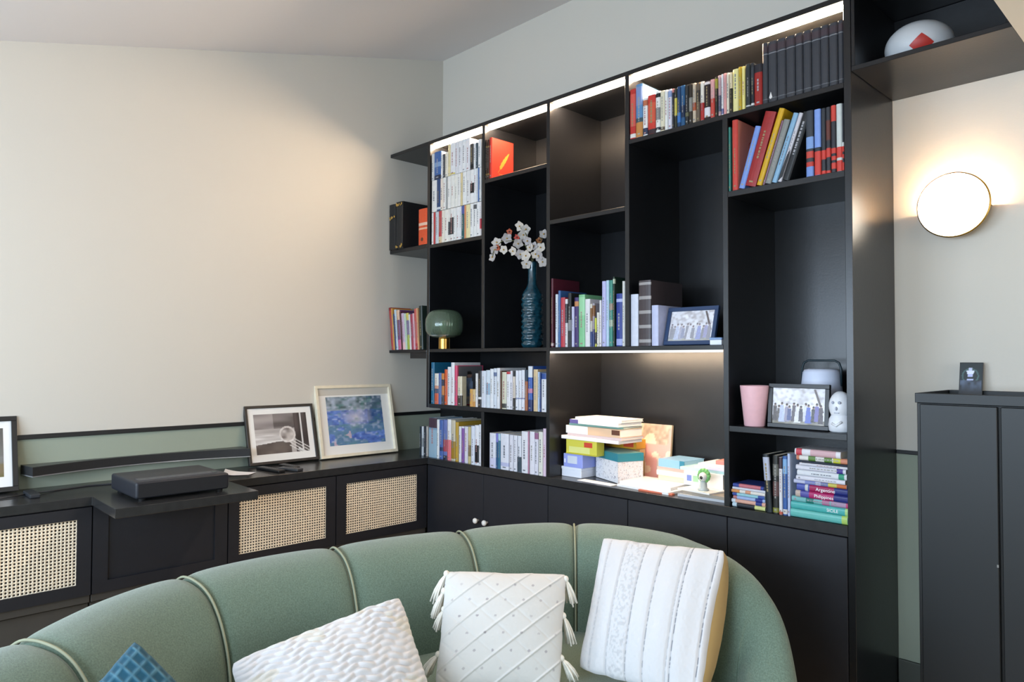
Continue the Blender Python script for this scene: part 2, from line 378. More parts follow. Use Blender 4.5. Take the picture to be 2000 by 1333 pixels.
# ------------------------------------------------------------------ wall lamp
wl = thing('wall_lamp', 'round glowing disc wall lamp with thin brass rim', 'lamp', (2.515, .40, 1.917))
def ylathe(prof, n, c):
    q = MB().lathe(prof, n); o = MB(); o.v = [(c[0]+v[0], c[1]-v[2], c[2]+v[1]) for v in q.v]; o.f = q.f; return o
ylathe([(.05, 0), (.05, .018), (.03, .02), (.03, .058)], 28, (2.515, .4015, 1.917)).build('wall_mount', BRASS, wl, smooth=False)
ylathe([(.100, 0), (.108, .002), (.1125, .006), (.1125, .012), (.1085, .0135)], 56, (2.515, .3425, 1.917)).build('rim', BRASS, wl, smooth=True)
ylathe([(.108, 0), (.108, .003), (.090, .007), (.050, .0095), (.002, .010)], 56, (2.515, .3285, 1.917)).build('diffuser', mat('fff4e4', .4, emit=(7., 'fff0da'), name='lamp_diffuser'), wl, smooth=True)
bx('light_shield', 2.413, 2.617, .344, .398, 1.9085, 1.912, BRASS, wl, bevel=0)
MB().box(2.4435, 2.5865, .352, .366, 1.9125, 1.918).build('bulb', mat('fff0dc', .5, emit=(560., 'ffd9ac'), name='lamp_bulb'), wl)
SHELF_BOOKS = {
 'paperback_row_top': [
  (0.015,0.024,0.151,'d9d9d8',[],0.004),
  (0.039,0.061,0.155,'3c68a8',[[0.0,0.15,"1c2c48"],[0.45,0.62,"86a6cf"]],0.004),
  (0.1,0.016,0.147,'f2f1ee',[],0.004),
  (0.116,0.019,0.131,'4a4d55',[],0.004),
  (0.135,0.027,0.135,'efe9d8',[],0.004),
  (0.162,0.02,0.172,'f0e0ae',[],0.004),
  (0.182,0.04,0.178,'efeef0',[[0.02,0.06,"e0c850"]],0.004),
  (0.222,0.027,0.173,'e6e5ea',[],0.004),
  (0.249,0.032,0.176,'eeedf0',[],0.004),
  (0.281,0.031,0.175,'f2f2f3',[],0.004),
  (0.312,0.035,0.173,'ecebef',[],0.004),
  (0.347,0.029,0.137,'4b4744',[[0.05,0.2,"20201f"]],0.004),
  (0.376,0.017,0.135,'eceef0',[],0.004),
  (0.393,0.017,0.134,'3c4f5a',[],0.004),
  (0.41,0.026,0.147,'f1f1f0',[],0.004),
 ],
 'paperback_row_middle': [
  (0.017,0.046,0.178,'eceae6',[],0.004),
  (0.063,0.032,0.178,'2d4a78',[[0.05,0.12,"dfe4ea"]],0.004),
  (0.095,0.025,0.178,'efe2d2',[],0.004),
  (0.12,0.024,0.178,'f2f0ec',[],0.004),
  (0.144,0.014,0.178,'a9abab',[],0.004),
  (0.158,0.028,0.178,'f3f1ec',[],0.004),
  (0.186,0.033,0.178,'efede6',[],0.004),
  (0.219,0.027,0.178,'f2efe8',[],0.004),
  (0.246,0.023,0.178,'f4f2ee',[],0.004),
  (0.269,0.017,0.178,'e3cf9e',[],0.004),
  (0.286,0.032,0.178,'f1f0ee',[],0.004),
  (0.318,0.03,0.178,'edebea',[],0.004),
  (0.348,0.031,0.178,'f3f2f0',[[0.3,0.6,"17181a"]],0.004),
  (0.379,0.021,0.178,'eef0f2',[],0.004),
  (0.4,0.013,0.178,'d9dde2',[],0.004),
  (0.413,0.009,0.178,'4f76b4',[],0.004),
  (0.422,0.015,0.178,'f0efee',[],0.004),
 ],
 'paperback_row_bottom': [
  (0.018,0.017,0.178,'eceae8',[],0.004),
  (0.035,0.017,0.178,'c63a3c',[],0.004),
  (0.052,0.029,0.178,'cfd8dc',[],0.004),
  (0.081,0.027,0.178,'c4464a',[[0.0,0.2,"e8c9a0"]],0.004),
  (0.108,0.023,0.178,'efe8d8',[],0.004),
  (0.131,0.033,0.178,'f2eee4',[],0.004),
  (0.164,0.017,0.178,'eeeae2',[[0.2,0.6,"4a4a4a"]],0.004),
  (0.181,0.03,0.178,'f0eeea',[[0.2,0.72,"2c2c2e"]],0.004),
  (0.211,0.022,0.178,'f1efec',[],0.004),
  (0.233,0.032,0.178,'efeeee',[],0.004),
  (0.265,0.014,0.178,'e8e8ea',[],0.004),
  (0.279,0.024,0.178,'1f5a5e',[[0.75,1.0,"5661a0"]],0.004),
  (0.303,0.011,0.178,'e89a6c',[],0.004),
  (0.314,0.035,0.178,'efe3b0',[],0.004),
  (0.349,0.026,0.178,'f2f0ef',[],0.004),
  (0.375,0.026,0.178,'eeedec',[[0.82,0.95,"5a5a5e"]],0.004),
  (0.401,0.026,0.178,'f3f2f2',[],0.004),
  (0.427,0.012,0.178,'efe6e6',[[0.2,0.5,"cc4250"]],0.004),
 ],
 'red_book': [
  (0.4725,0.0095,0.207,'3a2a22',[[0.1,0.14,"8a7040"],[0.8,0.84,"8a7040"]],0.004),
  (0.484,0.015,0.205,'4a2c22',[[0.1,0.14,"9a7a44"],[0.8,0.84,"9a7a44"]],0.004),
  (0.5,0.021,0.211,'c8382c',[],0.004),
 ],
 'high_mixed_row': [
  (1.3925,0.0295,0.213,'c4312c',[[0.02,0.1,"e9e6e2"],[0.25,0.9,"d85a50"]],0.003),
  (1.423,0.035,0.226,'5c8fc0',[[0.0,0.28,"c98a4a"],[0.28,0.36,"3a5560"],[0.6,0.95,"8098c8"]],0.003),
  (1.459,0.024,0.157,'f0efee',[[0.03,0.2,"35405a"],[0.8,0.95,"c07050"]],0.003),
  (1.484,0.038,0.163,'d03c34',[[0.0,0.12,"3a2a30"],[0.3,0.8,"dd5a40"]],0.003),
  (1.523,0.023,0.17,'eeedea',[[0.05,0.12,"2a3040"],[0.3,0.6,"8a8a8a"],[0.85,0.95,"202428"]],0.003),
  (1.546,0.021,0.167,'e6dfc4',[[0.02,0.1,"6a5a4a"]],0.003),
  (1.567,0.016,0.165,'f2f0ec',[],0.003),
  (1.583,0.019,0.163,'dedcea',[[0.8,0.95,"8ea0cc"]],0.003),
  (1.603,0.01,0.161,'2c2f38',[[0.9,1.0,"c88080"]],0.003),
  (1.613,0.013,0.159,'3a3c34',[[0.3,0.75,"d8c850"]],0.003),
  (1.626,0.017,0.162,'27476e',[[0.1,0.35,"3c78c0"]],0.003),
  (1.643,0.02,0.162,'2c5a86',[[0.2,0.5,"1c2c48"]],0.003),
  (1.663,0.017,0.159,'2a2c2e',[[0.2,0.3,"6a6a50"]],0.003),
  (1.68,0.017,0.159,'38302a',[[0.3,0.65,"8a8a84"]],0.003),
  (1.697,0.016,0.157,'cbb9a2',[[0.3,0.5,"b05a3a"]],0.003),
  (1.713,0.018,0.154,'6a5a4c',[[0.5,0.8,"3a3430"]],0.003),
  (1.732,0.017,0.153,'efe9dc',[[0.0,0.45,"b83430"]],0.003),
  (1.749,0.026,0.15,'2f2222',[[0.05,0.3,"e6e4ea"],[0.9,0.97,"e8e0e0"]],0.003),
  (1.776,0.019,0.149,'e8a8a8',[[0.0,0.5,"cc4a40"]],0.003),
  (1.796,0.013,0.154,'2e2e2a',[[0.7,0.95,"a8a040"]],0.003),
  (1.81,0.012,0.156,'c9a8b0',[[0.1,0.5,"5a5a70"]],0.003),
  (1.823,0.01,0.157,'ecebee',[[0.02,0.15,"6a70a0"]],0.003),
  (1.833,0.012,0.158,'e6a4a4',[],0.003),
  (1.845,0.012,0.156,'e9e0cc',[],0.003),
  (1.858,0.012,0.154,'2c2a26',[[0.6,1.0,"e8d8b8"]],0.003),
  (1.871,0.024,0.161,'efe6a0',[],0.003),
  (1.895,0.013,0.164,'c9a832',[],0.003),
  (1.908,0.014,0.162,'f0e490',[],0.003),
  (1.923,0.02,0.166,'2e3436',[[0.03,0.06,"cfd0d0"]],0.003),
  (1.944,0.014,0.164,'262c34',[[0.03,0.08,"e0e0e0"],[0.5,0.9,"3a4048"]],0.003),
  (1.958,0.031,0.153,'2a2a30',[[0.0,0.8,"a02824"]],0.003),
 ],
 'dark_volume_set': [
  (1.99,0.021,0.223,'3b3e44',[],0.003),
  (2.012,0.033,0.221,'3b3e44',[],0.003),
  (2.046,0.032,0.22,'3b3e44',[],0.003),
  (2.079,0.033,0.219,'3b3e44',[],0.003),
  (2.113,0.027,0.219,'3b3e44',[],0.003),
  (2.141,0.029,0.218,'3b3e44',[],0.003),
  (2.171,0.031,0.216,'3b3e44',[],0.003),
  (2.202,0.028,0.216,'3b3e44',[],0.003),
  (2.231,0.029,0.215,'3b3e44',[],0.003),
  (2.261,0.018,0.215,'3b3e44',[],0.003),
 ],
 'manga_row': [
  (2.149,0.026,0.232,'3a4048',[[0.0,0.15,"7c9ce0"],[0.15,0.22,"c84038"],[0.22,0.28,"3a4048"],[0.28,0.38,"cf4a40"],[0.42,0.6,"86a8e0"]],0.003),
  (2.178,0.023,0.23,'86a6ec',[[0.0,0.36,"d8453c"],[0.36,0.42,"2a303a"]],0.003),
  (2.202,0.016,0.228,'33363e',[[0.0,0.05,"d8453c"],[0.22,0.36,"d8453c"]],0.003),
  (2.218,0.016,0.228,'33363e',[[0.0,0.04,"d8453c"],[0.24,0.38,"d8453c"],[0.5,0.8,"6a3a34"]],0.003),
  (2.235,0.017,0.23,'32343c',[[0.05,0.14,"d8453c"],[0.18,0.24,"d8453c"],[0.28,0.36,"d8453c"],[0.76,1.0,"d8483e"]],0.003),
  (2.253,0.02,0.23,'d4dad8',[[0.0,0.16,"d8453c"],[0.2,0.36,"d8453c"]],0.003),
  (2.273,0.006,0.228,'30323a',[[0.0,0.12,"d8453c"],[0.18,0.24,"d8453c"],[0.28,0.36,"d8453c"],[0.36,0.42,"e4e6e4"]],0.003),
 ],
 'reference_row': [
  (0.9325,0.0145,0.323,'5a2030',[[0.02,0.06,"d0b8b8"]],0.006),
  (0.96,0.017,0.247,'dfe6f0',[],0.006),
  (0.978,0.015,0.263,'3f6aa8',[],0.006),
  (0.993,0.027,0.23,'c8404c',[],0.006),
  (1.021,0.016,0.221,'e8e6ea',[[0.5,0.9,"34343c"]],0.006),
  (1.038,0.021,0.248,'26262a',[[0.3,0.5,"8a8a90"]],0.006),
  (1.06,0.017,0.184,'cfd0ee',[],0.006),
  (1.077,0.025,0.225,'43306e',[[0.82,0.92,"c88a5a"]],0.006),
  (1.103,0.036,0.236,'8ad09a',[[0.6,0.95,"a4e0ae"]],0.006),
  (1.14,0.029,0.214,'eeecf0',[],0.006),
  (1.17,0.013,0.191,'e0d8c8',[[0.0,0.35,"3a4a80"],[0.6,0.9,"8a6030"]],0.006),
  (1.183,0.013,0.193,'a8a4b0',[[0.0,0.4,"34457c"],[0.7,0.95,"8a5c34"]],0.006),
  (1.197,0.01,0.127,'d8dc48',[[0.1,0.5,"2a2a30"]],0.006),
  (1.208,0.014,0.151,'ece8dc',[],0.006),
  (1.223,0.012,0.204,'f0eef2',[],0.006),
  (1.237,0.023,0.287,'c4c4f0',[],0.006),
  (1.26,0.017,0.289,'bfdaf2',[],0.006),
  (1.277,0.02,0.288,'3c9484',[[0.3,0.4,"b8c8b0"],[0.55,0.65,"a89080"]],0.006),
  (1.298,0.01,0.302,'20382f',[[0.9,0.97,"c8d8c0"]],0.006),
  (1.315,0.033,0.227,'2a3f98',[[0.02,0.14,"aab4ec"],[0.84,0.9,"b8c2f0"]],0.006),
  (1.348,0.015,0.279,'e9e8e4',[],0.006),
 ],
 'album_row': [
  (1.3925,0.0385,0.219,'dfe4f6',[],0.006),
  (1.434,0.06,0.274,'4b4144',[[0.05,0.1,"a8a4a4"],[0.27,0.32,"a8a4a4"],[0.49,0.54,"a8a4a4"],[0.71,0.76,"a8a4a4"],[0.93,0.97,"a8a4a4"]],0.006),
 ],
 'navy_book': [
  (1.498,0.033,0.167,'cdd2f4',[],0.006),
 ],
 'second_row': [
  (0.02,0.029,0.231,'1c6a90',[],0.004),
  (0.052,0.035,0.17,'e0a080',[[0.0,0.35,"d8603c"],[0.35,0.5,"3a4a6a"],[0.6,1.0,"e8e4d8"]],0.004),
  (0.087,0.025,0.173,'5a72b0',[],0.004),
  (0.114,0.021,0.171,'d88a40',[[0.0,0.3,"4a4a50"],[0.6,0.8,"2a2a40"]],0.004),
  (0.14,0.025,0.193,'dd5a28',[],0.004),
  (0.166,0.028,0.207,'efeef2',[],0.004),
  (0.196,0.029,0.231,'f2f1f4',[],0.004),
  (0.226,0.023,0.215,'dd4a70',[],0.004),
  (0.251,0.037,0.157,'e8dcc0',[[0.0,0.35,"4a4036"],[0.35,0.42,"e8e0d0"]],0.004),
  (0.352,0.024,0.092,'e0a850',[],0.004),
  (0.377,0.019,0.091,'e8c890',[[0.0,0.3,"d89a50"]],0.004),
  (0.398,0.018,0.175,'efecec',[],0.004),
  (0.418,0.025,0.189,'2a262a',[[0.22,0.28,"f0f0f0"]],0.004),
  (0.444,0.034,0.189,'dfe4f0',[],0.004),
  (0.479,0.03,0.193,'dbe6f2',[[0.35,0.65,"9ab8d0"]],0.004),
  (0.51,0.026,0.2,'eef0f6',[],0.004),
  (0.537,0.023,0.203,'e2e9f4',[[0.8,0.9,"6a7aa0"]],0.004),
  (0.561,0.023,0.205,'eff1f6',[],0.004),
  (0.587,0.011,0.191,'6a4a3a',[],0.004),
  (0.599,0.032,0.185,'dfdcc4',[[0.03,0.15,"4a4a48"]],0.004),
  (0.632,0.028,0.188,'f1eff4',[[0.93,1.0,"c84048"]],0.004),
  (0.66,0.017,0.192,'eae6f0',[],0.004),
  (0.678,0.016,0.193,'e6d8c8',[[0.0,0.3,"3a3632"],[0.85,1.0,"2a2a2c"]],0.004),
  (0.696,0.021,0.194,'eef1fa',[[0.28,0.31,"8a96c0"]],0.004),
  (0.718,0.02,0.195,'eff2fa',[[0.28,0.31,"8a96c0"]],0.004),
  (0.739,0.021,0.197,'eef1fa',[[0.28,0.31,"8a96c0"]],0.004),
  (0.762,0.019,0.197,'2c3c50',[[0.0,0.72,"b06a44"]],0.004),
  (0.783,0.028,0.216,'3a66c0',[[0.0,0.25,"2a3a70"],[0.4,0.5,"d08ab0"],[0.75,1.0,"e8ecf4"]],0.004),
  (0.819,0.029,0.201,'e2c79c',[],0.004),
  (0.849,0.013,0.189,'bcd2f0',[],0.004),
  (0.862,0.009,0.185,'24407c',[],0.004),
  (0.872,0.033,0.183,'eceef6',[[0.85,1.0,"2a509c"]],0.004),
 ],
 'low_left_row': [
  (-0.117,0.014,0.164,'1c2a34',[],0.03),
  (-0.099,0.019,0.165,'d0d6dc',[[0.3,0.6,"8a929a"]],0.03),
  (-0.077,0.021,0.169,'1a222c',[],0.03),
  (-0.053,0.013,0.168,'cfc8c0',[],0.03),
  (-0.02,0.073,0.221,'7fa2bc',[[0.0,0.7,"9ab8cc"],[0.75,1.0,"4a3440"]],0.02),
  (0.055,0.021,0.215,'eff2f4',[],0.02),
  (0.078,0.031,0.214,'4a6ab0',[[0.2,0.3,"2a3a60"]],0.02),
  (0.111,0.033,0.218,'6a7ab8',[[0.2,0.5,"b04a58"],[0.0,0.1,"2c3040"]],0.02),
  (0.149,0.032,0.222,'efeef0',[[0.0,0.5,"f07a84"]],0.018),
  (0.182,0.036,0.22,'cfc6b0',[[0.05,0.48,"a8842c"]],0.018),
  (0.219,0.025,0.211,'c8a23a',[],0.018),
  (0.251,0.021,0.19,'ecebf2',[],0.015),
  (0.274,0.022,0.192,'e9e4ee',[[0.0,0.95,"8a5aa8"]],0.015),
  (0.298,0.028,0.193,'e4e0ee',[],0.015),
  (0.331,0.022,0.194,'d8c890',[[0.2,0.5,"8a7a50"]],0.012),
  (0.364,0.029,0.201,'e6ebf8',[],0.004),
  (0.394,0.032,0.207,'f0f2f8',[[0.07,0.5,"1c1c20"]],0.004),
  (0.427,0.019,0.213,'f1f1f6',[],0.004),
 ],
 'low_white_row': [
  (0.508,0.047,0.176,'e8eaf6',[[0.0,0.3,"d8d8f4"]],0.004),
  (0.557,0.015,0.177,'8a88d8',[[0.0,0.75,"2c5a88"]],0.004),
  (0.572,0.017,0.177,'b8d8e8',[[0.0,0.8,"3c7a98"]],0.004),
  (0.59,0.06,0.179,'ecedf8',[[0.1,0.2,"c4c8ec"]],0.004),
  (0.654,0.027,0.177,'eae9f4',[],0.004),
  (0.683,0.026,0.177,'ececf6',[],0.004),
  (0.711,0.026,0.177,'e6eaf4',[[0.0,0.42,"3c4c58"]],0.004),
  (0.739,0.043,0.201,'f1f0f8',[],0.004),
  (0.783,0.009,0.203,'c890a8',[],0.004),
  (0.794,0.033,0.204,'f0eef8',[],0.004),
  (0.827,0.025,0.2,'e9e6f4',[[0.85,1.0,"a06a90"]],0.004),
  (0.854,0.028,0.207,'ecebe0',[],0.004),
  (0.883,0.022,0.224,'f0d6ea',[],0.004),
 ],
}

# ------------------------------------------------------------------ books
ORD = 'first second third fourth fifth sixth seventh eighth ninth tenth eleventh twelfth thirteenth fourteenth fifteenth sixteenth seventeenth eighteenth nineteenth twentieth'.split()
def ordn(k):
    if k < 20: return ORD[k]
    if k < 29: return 'twenty-'+ORD[k-20]
    if k == 29: return 'thirtieth'
    return 'thirty-'+ORD[k-30]
import colorsys
def cname(h):
    r, g, b = [int(h[i:i+2], 16)/255 for i in (0, 2, 4)]; hh, s, v = colorsys.rgb_to_hsv(r, g, b); hh *= 360
    if v < .24: return 'black'
    if s < .13: return 'white' if v > .88 else 'pale grey' if v > .72 else 'grey' if v > .45 else 'dark grey'
    if v < .36: return 'dark brown' if hh < 50 or hh > 330 else 'dark blue' if 190 < hh < 270 else 'dark green' if hh < 190 else 'dark purple'
    if s < .24 and v > .85: return 'cream' if 25 < hh < 75 else 'pale lilac' if 225 < hh < 300 else 'pale blue' if 180 < hh <= 225 else 'pale pink' if hh > 300 or hh < 25 else 'pale green'
    if hh < 12 or hh > 345: return 'red' if s > .45 else 'pink'
    if hh < 32: return 'orange' if s > .55 and v > .6 else 'tan' if v > .6 else 'brown'
    if hh < 66: return 'yellow' if v > .7 else 'olive brown'
    if hh < 165: return 'green'
    if hh < 200: return 'teal' if v < .75 else 'light blue'
    if hh < 255: return 'blue' if v < .8 or s > .5 else 'light blue'
    return 'purple' if hh < 310 else 'pink'
BOOKN = [0]
def dim(h, k=.90): return ''.join('%02x' % int(int(h[i:i+2], 16)*k) for i in (0, 2, 4))
def book(x, w, h, col, bands, y, z, depth, label, group, angle=0., name='book', title=True, mtx=None, hard=False, pagecol=None, cat='book'):
    """local frame: thickness along x, spine facing -y, height along z"""
    rnd = random.Random(BOOKN[0]*7+3); BOOKN[0] += 1
    w = max(.0035, w-.0012); ct = min(.0022 if hard else .0009, w*.2); f = min(.004, w*.3)
    outer = [(0, depth), (0, f), (w*.16, f*.25), (w*.36, 0), (w*.64, 0), (w*.84, f*.25), (w, f), (w, depth)]
    inner = [(w-ct, depth), (w-ct, f+ct), (ct, f+ct), (ct, depth)]
    mb = MB(); k = len(outer)
    for zz in (0, h): mb.v += [(p[0], p[1], zz) for p in outer+inner]
    n = len(outer)+len(inner)
    for i in range(n): mb.f.append((i, (i+1) % n, n+(i+1) % n, n+i))
    for base in (0, n):
        mb.f += [(base+0, base+1, base+10, base+11), (base+6, base+7, base+8, base+9), (base+1, base+2, base+5, base+6), (base+2, base+3, base+4, base+5), (base+1, base+6, base+9, base+10)]
    col = dim(col); M = mat(col, .42 if hard else .38, spec=.4, noise=.05, nscale=60)
    o = bpy.data.objects.new(name, mb.mesh(name, M)); COL.objects.link(o)
    if mtx is not None: o.matrix_basis = mtx
    else: o.matrix_basis = Matrix.Translation((x+.0006, y, z+max(0, w*math.sin(R(angle))))) @ Matrix.Rotation(R(angle), 4, 'Y')
    tag(o, label, cat, group)
    ins = .003 if hard else .0006
    MB().box(ct+.0001, w-ct-.0001, f+ct+.0002, depth-.002-ins, ins, h-ins).build('pages', mat(pagecol, .8) if pagecol else PAGES, o, local=True)
    e = .0004
    path = [(-e*.6, .010), (-e*.6, f), (w*.16, f*.25-e), (w*.36, -e), (w*.64, -e), (w*.84, f*.25-e), (w+e*.6, f), (w+e*.6, .010)]
    for a, b_, c in bands:
        q = MB(); z0, z1 = max(.0005, a*h), min(h-.0005, b_*h); n2 = len(path)
        q.v = [(p[0], p[1], z0) for p in path]+[(p[0], p[1], z1) for p in path]
        q.f = [(i, i+1, n2+i+1, n2+i) for i in range(n2-1)]
        q.build('spine_band', mat(dim(c), .4, spec=.4), o, local=True)
    if title and w > .006:
        dark = sum(lin(col)[:3])/3 > .22; q = MB()
        tcol = rnd.choice(['8a8a90', '70747e', 'a07878', '96968e']) if dark else rnd.choice(['8c8a86', '8c7c58', '96969c'])
        cur = h*rnd.uniform(.22, .4); end = h*rnd.uniform(.6, .85); tw = w*rnd.uniform(.07, .13); e2 = e*1.6
        while cur < end:
            l = rnd.uniform(.003, .011); q.box(w*.5-tw, w*.5+tw, -e2, .0002, cur, cur+l); cur += l+rnd.uniform(.0015, .005)
        if rnd.random() < .6: q.box(w*.32, w*.68, -e2, .0002, h*.05, h*.05+.006)
        q.build('title', mat(tcol, .5), o, local=True)['kind'] = 'stuff'
    return o
WHERE = {
 'paperback_row_top': (2.028+.360, 'in the top row of the stacked paperbacks', 'paperback', .12),
 'paperback_row_middle': (2.028+.180, 'in the middle row of the stacked paperbacks', 'paperback', .12),
 'paperback_row_bottom': (2.027, 'in the bottom row of the stacked paperbacks', 'paperback', .12),
 'red_book': (2.3135, 'on the shelf with the feather book', 'hardback book', .155),
 'high_mixed_row': (2.3195, 'on the lit top right shelf', 'book', .15),
 'dark_volume_set': (2.3195, 'in the matching dark set on top', 'volume', .20),
 'manga_row': (2.0205, 'in the upright set making a red picture', 'comic book', .15),
 'reference_row': (1.4385, 'in the row beside the brown album', 'book', .19),
 'album_row': (1.4385, 'beside the blue photo frame', 'album', .24),
 'navy_book': (1.4385, 'touching the blue photo frame', 'book', .17),
 'second_row': (1.1325, 'on the shelf below the green glass lamp', 'book', .15),
 'low_left_row': (.8305, 'in the bottom corner bay', 'book', .15),
 'low_white_row': (.8305, 'in the bottom bay of white books', 'book', .15),
}
SPECIAL = {('red_book', 2): 'red hardback book with a golden feather on its cover', ('navy_book', 0): 'pale lilac-spined book with navy cover touching the blue photo frame',
 ('album_row', 0): 'thick white book left of the brown banded album', ('album_row', 1): 'thick brown album with five silver bands across its spine',
 ('reference_row', 19): 'royal blue book with tall white title left of the album', ('second_row', 7): 'pink-spined book whose cover shows a figure in blue'}
BK_OBJ = {}
for shelf, items in SHELF_BOOKS.items():
    zb, where, kind, dep = WHERE[shelf]
    for i, (x, w, h, col, bands, yy) in enumerate(items):
        d = dep
        if h > .2 and shelf in ('second_row', 'low_left_row'): d = .19
        if (shelf, i) == ('second_row', 8): d = .035
        if shelf == 'dark_volume_set': bands = [[.84, .95, '4a3e44'], [.80, .815, '8a8e94'], [.055, .065, '7a7e84']]
        lab = SPECIAL.get((shelf, i)) or '%s %s, %s from the left %s' % (cname(col), kind, ordn(i), where)
        BK_OBJ[(shelf, i)] = book(x, w, h, col, bands, yy, zb, d, lab, kind+'s '+where, hard=(h > .2 or shelf in ('dark_volume_set', 'album_row')), name={'paperback': 'paperback', 'volume': 'encyclopedia_volume', 'album': 'photo_album', 'comic book': 'comic_book'}.get(kind, 'book'), title=shelf not in ('dark_volume_set', 'manga_row', 'album_row', 'navy_book'))
sv = BK_OBJ[('dark_volume_set', 1)]; MB().prism([(.004, .016), (.010, .010), (.016, .016), (.0145, .022), (.0105, .036), (.0065, .022)], -.0012, 0, 'y').build('white_mark', mat('d8d4d2', .5), sv, local=True)
# gilt feather on the red cover
fb = BK_OBJ[('red_book', 2)]; xw = SHELF_BOOKS['red_book'][2][1]-.0012
q = MB(); pts = []
for t in range(13):
    s = t/12; wd = .012*math.sin(math.pi*min(1, s*1.02))**.7*(1 if t % 2 else .8)*(s > .22)+.0012
    pts.append((s, wd))
base = (.045, .035); tip = (.125, .150)
dv = Vector((tip[0]-base[0], tip[1]-base[1])); pv = Vector((-dv.y, dv.x)).normalized()
lf = [(base[0]+dv.x*s+pv.x*wd, base[1]+dv.y*s+pv.y*wd) for s, wd in pts]; rg = [(base[0]+dv.x*s-pv.x*wd*.7, base[1]+dv.y*s-pv.y*wd*.7) for s, wd in pts]
for i in range(12): q.quad((xw+.0005, *lf[i]), (xw+.0005, *lf[i+1]), (xw+.0005, *rg[i+1]), (xw+.0005, *rg[i]))
q.box(xw, xw+.0005, .050, .085, .028, .0305)
q.build('feather_emblem', mat('d9963c', .4, metal=.3), fb, local=True)
# woman-in-blue photo on the cover of the pink-spined book
pb = BK_OBJ[('second_row', 7)]; pw, ph = SHELF_BOOKS['second_row'][7][1]-.0012, SHELF_BOOKS['second_row'][7][2]
def bluecover(u, v):
    c = mix((.03, .03, .035), (.12, .12, .13), v)
    cx = .45
    if abs(u-cx) < .17*(1.1-v*.6) and v < .68: c = mix((.10, .20, .50), (.35, .5, .75), vn(u*9, v*14))
    if math.hypot((u-cx)*.75, v-.75) < .07: c = (.25, .15, .12)
    if math.hypot((u-cx)*.75, v-.80) < .075 and v > .77: c = (.015, .012, .012)
    if v < .22: c = mix(c, (.75, .72, .66), vn(u*12, v*30, 5))
    return c
o = raster('cover_photo', .17, ph-.008, 26, 34, bluecover, pb, y=pw+.0004, x0=.012, z0=.004, plane='yz')
# pale script initial on the coral cover, leaning books of the second shelf
LEAN = [('teal', 1.851, .010, .245, '3a8478', 0, 'thin teal book at the left end of the leaning row'), ('coral', 1.866, .0235, .268, 'd0473c', 0, 'coral red upright book with script on its cover'),
 ('blue', 1.8925, .0235, .230, '7c9ce4', 17, 'light blue book leaning between the coral and dark red books'), ('red', 1.9175, .043, .272, 'a3282a', 17.6, 'thick dark red hardback leaning in the second shelf row'),
 ('yellow', 1.963, .022, .278, 'dcae20', 18.6, 'tall yellow book leaning with black title'), ('violet', 1.987, .008, .232, '8a6478', 18.6, 'thin mauve booklet leaning behind the yellow book'), ('grey', 1.9955, .024, .230, '8e908c', 18.6, 'grey book leaning right of the yellow book'),
 ('lightblue', 2.0215, .020, .248, '8cb8d8', 19.5, 'light blue book leaning with white edge'), ('white', 2.043, .016, .244, 'd6d4dc', 19.5, 'white book with dark curved patch leaning right'), ('black', 2.060, .028, .240, '22252a', 19.5, 'black book leaning rightmost before the upright comics')]
LB = {}
for n, x, w, h, col, a, lab in LEAN:
    zadd = 0.
    LB[n] = book(x, w, h, col, [], .005, 2.0205+zadd, .17 if n in ('coral', 'red', 'yellow') else .15, lab, 'books leaning on the second shelf', angle=a, hard=True)
q = MB(); sp = [(.105+.020*math.cos(R(a))*(1), .185+.014*math.sin(R(a))) for a in range(20, 250, 20)]+[(.095+.020*math.cos(R(a)), .158+.014*math.sin(R(a))) for a in range(90, -140, -20)]
q.tube([(.0228, p[0], p[1]) for p in sp], .0014, 5); q.build('script_initial', mat('a02c2c', .5), LB['coral'], local=True)
MB().box(.0225, .0229, .006, .168, .002, .266).build('pale_cover', mat('d98876', .5), LB['coral'], local=True)
MB().prism([(.002, .0), (.014, .02), (.0145, .09), (.012, .115), (.006, .095), (.003, .05)], -.0009, .0, 'y').build('dark_patch', mat('1c2026', .4), LB['white'], local=True)
# corner shelf, middle: two black books with gilt corners and an orange one
GILT = mat('c9a45a', .35, metal=.8)
for k, (x, w, h, lab) in enumerate([(-.376, .066, .272, 'black clasped book with gilt marks nearest the left wall'), (-.308, .072, .278, 'thick black book with ornate gilt corners on the corner shelf')]):
    b_ = book(x, w, h, '232426', [], -.012, 2.0345, .19, lab, 'black books on the corner shelf', hard=True, title=False)
    q = MB()
    for zc in ((.012, h-.02) if k else (h-.085,)):
        for _ in range(9): q.ball((random.uniform(.006, w-.008), -.002, zc+random.uniform(-.006, .010)), random.uniform(.004, .009), .003, random.uniform(.004, .010), 7, 5)
    q.build('gilt_ornament', GILT, b_, local=True, smooth=True)['kind'] = 'stuff'
ob = book(-.094, .080, .205, 'e4572e', [(.42, .47, 'f0b898'), (.53, .61, 'f3c9b0')], -.004, 2.0345, .15, 'orange-red book beside the bookcase on the corner shelf', None, title=False)
ylathe([(.011, 0), (.011, .0005)], 16, (.037, -.0002, .03)).build('publisher_mark', mat('5a3420', .5), ob, local=True)
